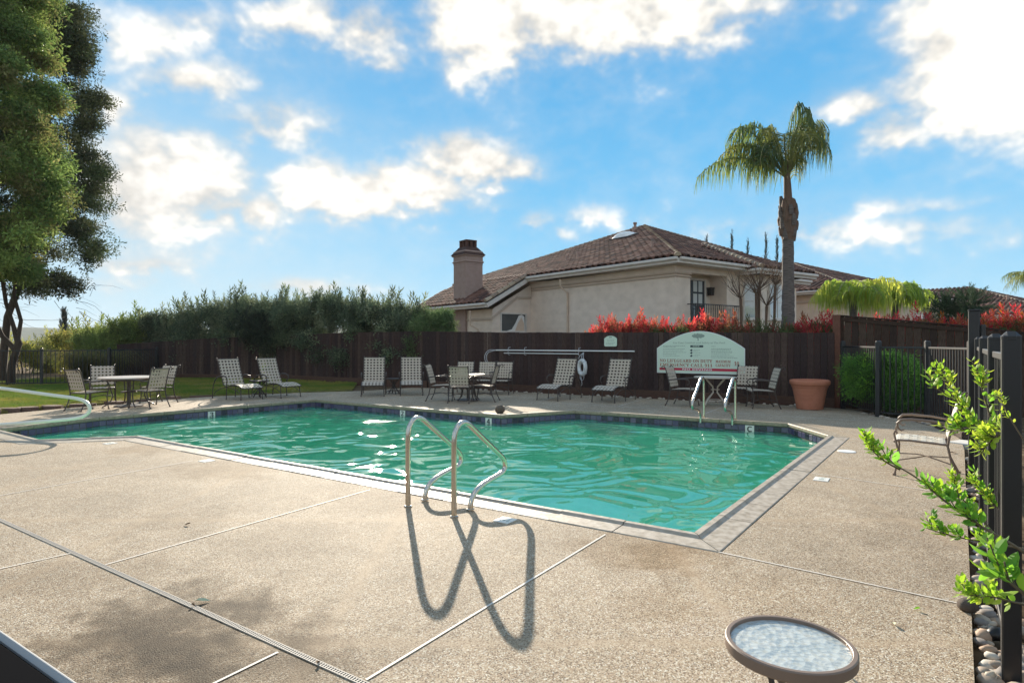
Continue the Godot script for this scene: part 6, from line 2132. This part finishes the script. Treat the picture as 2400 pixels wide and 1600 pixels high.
# ---------------------------------------------------------------- small things
func pebble(r: Vector3, seed_: int) -> MB:
	var m := MB.new()
	var nl := 7
	var ns := 5
	var g := noise(1.2, FastNoiseLite.TYPE_SIMPLEX_SMOOTH, 2, seed_)
	var pt := func(i: int, j: int) -> Vector3:
		var a := TAU * (i % nl) / nl
		var b := PI * j / ns - PI * 0.5
		var d := Vector3(cos(a) * cos(b), sin(b), sin(a) * cos(b))
		return d * r * (1.0 + 0.22 * g.get_noise_3dv(d))
	for j in ns:
		for i in nl:
			var q: Array = [pt.call(i, j), pt.call(i + 1, j), pt.call(i + 1, j + 1), pt.call(i, j + 1)]
			if j == 0:
				q = [q[0], q[2], q[3]]
			elif j == ns - 1:
				q = [q[0], q[1], q[2]]
			var b := m.v.size()
			for e in q:
				m.v.append(e)
				m.n.append((e / r / r).normalized())
				m.uv.append(Vector2(e.x, e.z))
			for k in range(1, q.size() - 1):
				var nn: Vector3 = (q[k] - q[0]).cross(q[k + 1] - q[0])
				if nn.dot(q[0] + q[k] + q[k + 1]) > 0.0:
					m.ix.append_array([b, b + k + 1, b + k])
				else:
					m.ix.append_array([b, b + k, b + k + 1])
	return m

func build_small() -> void:
	# bed of river stones between the deck and the near iron fence
	var bed := MB.new()
	var bp := [Vector2(6.36, 8.69), Vector2(2.13, 2.85), Vector2(1.2, 1.55), Vector2(1.45, 1.45), Vector2(2.6, 2.8), Vector2(6.75, 8.45)]
	bed.prism(outline3(bp), -0.15, -0.062)
	var strip := structure("planting_strip", bed, M.soil)
	var shapes := []
	for k in 10:
		shapes.append(pebble(Vector3(rf(0.045, 0.07), rf(0.022, 0.034), rf(0.03, 0.045)), 100 + k).done(M.rocks[k % 5]))
	for k in 280:
		var f := pow(rng.randf(), 1.25)
		var c := Vector2(2.13, 2.85).lerp(Vector2(6.36, 8.69), f) + Vector2(0.81, -0.585) * rf(0.03, 0.23)
		if k % 9 == 0:
			c += Vector2(-0.585, -0.81) * rf(0.1, 0.7)
		var o := part("river_stone", shapes[rng.randi() % 10], strip)
		var s := rf(0.5, 1.1)
		o.transform = Transform3D(Basis(Vector3.UP, rf(0, TAU)).rotated(Vector3(1, 0, 0), rf(-.25, .25)).scaled(Vector3.ONE * s), w3(c, -0.045 + rf(0.0, 0.035)))
	# white stones along the foot of the far fence
	bed = MB.new()
	bed.prism(outline3([Vector2(-2.9, 20.9), Vector2(-2.6, 20.05), Vector2(7.0, 14.3), Vector2(7.6, 14.6)]), -0.14, -0.055)
	strip = structure("gravel_strip", bed, M.soil)
	for k in 110:
		var c := Vector2(-2.4, 20.33).lerp(Vector2(7.35, 14.45), rng.randf()) + Vector2(0.517, 0.856) * rf(-0.06, 0.16)
		var o := part("white_stone", shapes[[0, 2, 5, 7][rng.randi() % 4]], strip)
		o.transform = Transform3D(Basis(Vector3.UP, rf(0, TAU)).scaled(Vector3.ONE * rf(0.6, 1.25)), w3(c, -0.03 + rf(0, 0.03)))
	for k in 40:
		var pth := [Vector2(7.5, 13.7), Vector2(7.36, 12.5), Vector2(7.62, 11.6), Vector2(7.45, 10.7)]
		var sg := rng.randi() % 3
		var c: Vector2 = pth[sg].lerp(pth[sg + 1], rng.randf()) + Vector2(rf(0.02, 0.22), rf(-.05, .05))
		var o := part("edge_stone", shapes[rng.randi() % 10], strip)
		o.transform = Transform3D(Basis(Vector3.UP, rf(0, TAU)).scaled(Vector3.ONE * rf(0.7, 1.3)), w3(c, -0.03 + rf(0, 0.03)))
	# loose rock on the paving beside the near fence
	single("rock", pebble(Vector3(0.056, 0.043, 0.05), 200), M.darkrock, "fist-sized brown rock at the paving's edge in the right foreground", "rock", w3(gp(2270, 1432)) + Vector3(0.0, 0.035, 0))
	single("rock", pebble(Vector3(0.05, 0.035, 0.04), 201), M.black, "dark rock among the river stones just behind the brown rock", "rock", w3(gp(2325, 1485)) + Vector3(0.02, 0.0, 0))
	single("rock", pebble(Vector3(0.11, 0.10, 0.09), 202), M.darkrock, "lumpy brown rock sitting on the far pool edge in the sun", "rock", w3(gp(1171, 968)) + Vector3(0, 0.08, 0))
	# timber edging and a concrete block behind the lone chair
	var m := MB.new()
	m.bar(w3(Vector2(7.5, 10.9), 0.03), w3(Vector2(7.15, 9.75), 0.03), 0.09, 0.12, 0.015)
	single("edging_log", m, M.bark, "weathered timber edging behind the lone chair", "timber")
	m = MB.new()
	m.bx(Vector3.ZERO, Vector3(0.4, 0.13, 0.5), 0.01, 0.5)
	single("concrete_block", m, M.joint, "pale concrete block at the paving's corner beside the near iron fence", "block", w3(Vector2(6.85, 9.2), -0.05))
	# drain channel in the deck
	var a := gp(0, 1219)
	var b := gp(847, 1600)
	var d := (b - a).normalized()
	var t := thing("deck_drain", "narrow slotted drain running diagonally across the foreground paving", "drain")
	var sd := Vector2(-d.y, d.x)
	for s in [-1.0, 1.0]:
		m = MB.new()
		m.bar(w3(a - d * 2.5 + sd * 0.0135 * s, 0.0), w3(b + d * 1.4 + sd * 0.0135 * s, 0.0), 0.0045, 0.010)
		part("edge_strip", m, t, M.drain)
	m = MB.new()
	m.bar(w3(a - d * 2.5, 0.001), w3(b + d * 1.4, 0.001), 0.0215, 0.002)
	part("channel", m, t, M.grout)
	var cell := MB.new()
	cell.bx(Vector3.ZERO, Vector3(0.021, 0.004, 0.0095), 0.001)
	var cm := cell.done(M.drain)
	var n := 0
	var x := 0.0
	while n < 290 and x < a.distance_to(b) + 1.0:
		var p := b + d * 1.0 - d * x
		var o := part("slat", cm, t)
		o.position = w3(p, 0.0025)
		o.rotation.y = yaw(d)
		x += 0.0165
		n += 1
	var rest := MB.new()
	while x < a.distance_to(b) + 3.0:
		rest.bx(w3(b + d * 1.0 - d * x, 0.0025), Vector3(0.021, 0.004, 0.0095), 0.0, yaw(d))
		x += 0.0165
	var rs := part("slats", rest, t, M.drain)
	rs.set_meta("kind", "stuff")
	# depth markers let into the deck, and on the waterline
	var k2 := 0
	for q in [[1184, 1219, "white depth marker in the paving beside the polished grab rails"], [1926, 1123, "white depth marker in the paving at the right side of the pool"], [484, 1080, "white depth marker in the paving at the end of a joint, left foreground"], [257, 1039, "white depth marker in the paving at the near left corner of the pool"]]:
		t = thing("depth_marker", q[2], "marker", w3(gp(q[0], q[1]), 0.001), yaw(U if k2 != 1 else V), "depth markers round the pool")
		m = MB.new()
		m.bx(Vector3.ZERO, Vector3(0.15, 0.008, 0.15) if k2 != 1 else Vector3(0.15, 0.008, 0.2), 0.002)
		part("plate", m, t, M.white_tile)
		m = MB.new()
		for e in 3:
			m.bx(Vector3(rf(-.02, .02), 0.0045, -0.04 + e * 0.04), Vector3(0.05, 0.002, 0.012))
		part("worn_print", m, t, M.signgray)
		k2 += 1
	for q in [[494, 0, "3", "white tile reading 3 on the far left waterline"], [945, 1, "2", "white tile reading 2 on the far waterline between the facing loungers and the middle table"], [1152, 1, "4", "white tile half under water on the far waterline by the brown rock"], [1758, 3, "C", "white tile with a dark letter on the far waterline right of the far ladder"]]:
		var i: int = [9, 0, 0, 2][k2 - 4]
		var pa: Vector2 = pool[i]
		var pb: Vector2 = pool[(i + 1) % pool.size()]
		var ra: float = (q[0] - 1200.0) / F
		var f: float = (ra * pa.y - pa.x) / ((pb.x - pa.x) - ra * (pb.y - pa.y))
		var c := pa.lerp(pb, clampf(f, 0.05, 0.95))
		var e := (pb - pa).normalized()
		var inw := Vector2(e.y, -e.x)
		t = thing("depth_tile", q[3], "marker", w3(c + inw * 0.024, -0.125), yaw(inw), "depth tiles on the waterline")
		m = MB.new()
		m.bx(Vector3.ZERO, Vector3(0.16, 0.14, 0.012), 0.002)
		part("plate", m, t, M.white_tile)
		text(t, q[2], Vector2(0.0, 0.002), 0.085, 0.105, M.black, 0.0075, "Droid Sans")
		k2 += 1
	m = MB.new()
	m.lathe([Vector2(0.115, 0.0), Vector2(0.115, 0.006), Vector2(0.108, 0.009), Vector2(0.0, 0.009)], 32)
	single("skimmer_lid", m, M.white, "round white skimmer lid in the paving at the far right corner of the pool", "lid", w3(gp(1985, 1058)))
	# fallen leaves
	k2 = 0
	for q in [[438, 1231, 0.05, 0, "small dark fallen leaf on the sunlit paving, left of the grab rails' shadow"], [475, 1411, 0.085, 1, "curled pale dry leaf lying beside the drain"], [2095, 1465, 0.05, 1, "pale leaf on the paving right of the glass table"], [2150, 1430, 0.035, 2, "small green leaf on the paving near the brown rock"], [452, 1422, 0.03, 0, "tiny dark leaf caught in the drain"], [745, 1556, 0.035, 0, "tiny dark leaf at the drain in the bottom foreground"], [1990, 1586, 0.04, 0, "tiny dark leaf beside the glass table's rim"], [2235, 1062, 0.09, 0, "dry brown leaf on the paving behind the lone chair"]]:
		m = MB.new()
		var ln: float = q[2]
		for s in [-1.0, 1.0]:
			m.face([Vector3(0, 0.002, -ln * 0.5), Vector3(s * ln * 0.25, 0.014, -ln * 0.05), Vector3(0, 0.006, 0.0)], Vector3.UP)
			m.face([Vector3(0, 0.006, 0), Vector3(s * ln * 0.25, 0.014, -ln * 0.05), Vector3(s * ln * 0.16, 0.018, ln * 0.3), Vector3(0, 0.012, ln * 0.5)], Vector3.UP)
		single("fallen_leaf", m, [M.deadleaf, M.paleleaf, M.fresh[1]][q[3]], q[4], "leaf", w3(gp(q[0], q[1]), 0.003), rf(0, TAU))
		k2 += 1

# ---------------------------------------------------------------- green branches that reach through the near fence
func sprig(called: String, label: String, pts: Array, n: int, size: float, side_twigs: int, tone: Array) -> void:
	# pts: points of the stem from its root outward
	var t := thing(called, label, "branch", pts[0], 0.0, "green branches through the near fence")
	var rel := pts.map(func(q): return q - pts[0])
	rel = smooth(rel, 2)
	var stm := MB.new()
	var rad := []
	for i in rel.size():
		rad.append(lerpf(0.0055, 0.0016, float(i) / (rel.size() - 1)) * size / 0.04)
	stm.tube(rel, rad, 6)
	part("stem", stm, t, M.stem)
	var paths := [rel]
	for k in side_twigs:
		var i := int(rel.size() * rf(0.3, 0.92))
		i = mini(i, rel.size() - 2)
		var d: Vector3 = (rel[i + 1] - rel[i]).normalized()
		var o := (d * 0.5 + Vector3(rf(-.8, .5), rf(0.1, 1.0), rf(-.7, .7))).normalized()
		var ln := rf(0.045, 0.10) * size / 0.04
		var tw := [rel[i], rel[i] + o * ln * 0.5, rel[i] + (o + Vector3(0, 0.25, 0)).normalized() * ln]
		paths.append(smooth(tw, 1))
		var tm := MB.new()
		tm.tube(tw, 0.0018 * size / 0.04, 5)
		part("twig", tm, t, M.stem)
	var per := int(1.22 * n / paths.size()) + 1
	for p in paths:
		var cnt := per if p != rel else int(per * 1.6)
		for k in cnt:
			var f := 0.12 + 0.88 * (k + 0.5) / cnt if p != rel else 0.3 + 0.7 * (k + 0.5) / cnt
			var fi: float = f * (p.size() - 1)
			var i := mini(int(fi), p.size() - 2)
			var at: Vector3 = p[i].lerp(p[i + 1], fi - i)
			var d: Vector3 = (p[i + 1] - p[i]).normalized()
			var x := d.cross(Vector3.UP).normalized()
			var an := k * PI + rf(-0.6, 0.6) + (PI * 0.5 if (k / 2) % 2 == 0 else 0.0)
			var o := (x * cos(an) + x.cross(d) * sin(an) + d * rf(0.4, 1.1)).normalized()
			var up := (Vector3(rf(-.4, .4), 1, rf(-.4, .4)) - o * o.y).normalized()
			var xx := up.cross(o).normalized()
			var s := size * rf(0.75, 1.35) * (1.0 if f < 0.8 else 0.75)
			var lf := part("leaf", fresh_mesh[tone[rng.randi() % tone.size()]][rng.randi() % 3], t)
			lf.transform = Transform3D(Basis(xx, o.cross(xx) * -1.0, o).scaled(Vector3.ONE * s), at)

var fresh_mesh: Array = []

func build_sprigs() -> void:
	for c in 4:
		var vs := []
		for k in 3:
			var m := MB.new()
			# an oval leaf one unit long along +z, slightly folded and bent
			var w: float = [0.27, 0.23, 0.30][k]
			var bend: float = [0.10, 0.2, -0.05][k]
			var rows := [[0.06, 0.02], [0.25, 0.75], [0.5, 1.0], [0.78, 0.72], [1.0, 0.04]]
			for r in rows.size() - 1:
				for s in [-1.0, 1.0]:
					var a: Array = rows[r]
					var b: Array = rows[r + 1]
					var ya: float = -bend * a[0] * a[0]
					var yb: float = -bend * b[0] * b[0]
					m.face([Vector3(0, ya, a[0]), Vector3(s * w * a[1], ya + 0.07 * a[1], a[0]), Vector3(s * w * b[1], yb + 0.07 * b[1], b[0]), Vector3(0, yb, b[0])], Vector3.UP)
			vs.append(m.done(M.fresh[c]))
		fresh_mesh.append(vs)
	var Z := 2.75
	sprig("green_branch", "long green branch with round leaves reaching far over the paving below the lone chair", [sp(2440, 1320, 2.5), sp(2370, 1272, 2.55), sp(2290, 1228, 2.65), sp(2215, 1175, 2.75), sp(2150, 1118, 2.85), sp(2090, 1085, 2.9), sp(2030, 1042, 2.95)], 88, 0.052, 9, [1, 1, 3, 0])
	sprig("green_branch", "leafy green tip in front of the lone chair, ending the long branch", [sp(2110, 1100, 2.9), sp(2080, 1085, 2.9), sp(2050, 1062, 2.9), sp(2033, 1035, 2.92)], 56, 0.038, 8, [0, 0, 2, 1])
	sprig("green_branch", "upright green sprig against the iron fence posts, topmost of the branches", [sp(2330, 1020, 3.4), sp(2318, 960, 3.4), sp(2300, 905, 3.4), sp(2292, 865, 3.4)], 50, 0.042, 8, [1, 0, 2])
	sprig("green_branch", "green branch reaching left above the lone chair's backrest", [sp(2380, 1060, 3.3), sp(2320, 1010, 3.3), sp(2270, 965, 3.3), sp(2230, 930, 3.35), sp(2180, 902, 3.4)], 56, 0.044, 9, [0, 1, 2])
	sprig("green_branch", "green shoot pointing up left, the highest tip above the lone chair", [sp(2280, 985, 3.35), sp(2250, 955, 3.35), sp(2228, 910, 3.4), sp(2212, 876, 3.4)], 34, 0.040, 4, [0, 0, 2])
	sprig("green_branch", "dense lime-green leaves right of the lone chair's armrest", [sp(2400, 1010, 3.2), sp(2340, 1000, 3.2), sp(2290, 1000, 3.25), sp(2245, 1010, 3.3)], 90, 0.043, 11, [0, 2, 0, 1])
	sprig("green_branch", "drooping lime-green leaves hanging below the others between two fence posts", [sp(2390, 990, 3.0), sp(2350, 1015, 3.0), sp(2315, 1040, 3.05), sp(2300, 1062, 3.1)], 60, 0.045, 7, [2, 0, 2])
	sprig("green_branch", "low green branch over the river stones, pointing left at knee height", [sp(2420, 1290, 2.6), sp(2340, 1275, 2.65), sp(2260, 1262, 2.7), sp(2210, 1250, 2.75), sp(2168, 1236, 2.8)], 80, 0.036, 10, [0, 0, 1, 3])
	sprig("green_branch", "tuft of small bright leaves behind the second fence post near the river stones", [sp(2360, 1210, 3.3), sp(2330, 1180, 3.35), sp(2300, 1150, 3.4), sp(2285, 1128, 3.4)], 70, 0.036, 9, [0, 2, 1])
	sprig("green_branch", "large close leaves at the right edge, over the nearest fence post", [sp(2440, 1420, 1.7), sp(2400, 1390, 1.72), sp(2350, 1350, 1.75), sp(2310, 1335, 1.8)], 26, 0.052, 4, [1, 0, 1])
	sprig("green_branch", "bright low leaves over the stones beside the brown rock", [sp(2430, 1420, 2.4), sp(2370, 1410, 2.45), sp(2320, 1395, 2.5), sp(2280, 1400, 2.55)], 64, 0.038, 8, [2, 0, 0])
	sprig("green_branch", "thin sprig with small tan buds in front of the nearest fence post", [sp(2400, 1030, 2.7), sp(2372, 985, 2.7), sp(2352, 950, 2.72), sp(2345, 925, 2.75)], 24, 0.024, 4, [2, 2, 0])
	sprig("green_branch", "small bright sprigs between the long branch and the river stones", [sp(2330, 1250, 2.7), sp(2290, 1200, 2.75), sp(2235, 1150, 2.8), sp(2228, 1100, 2.85)], 40, 0.032, 6, [0, 2])
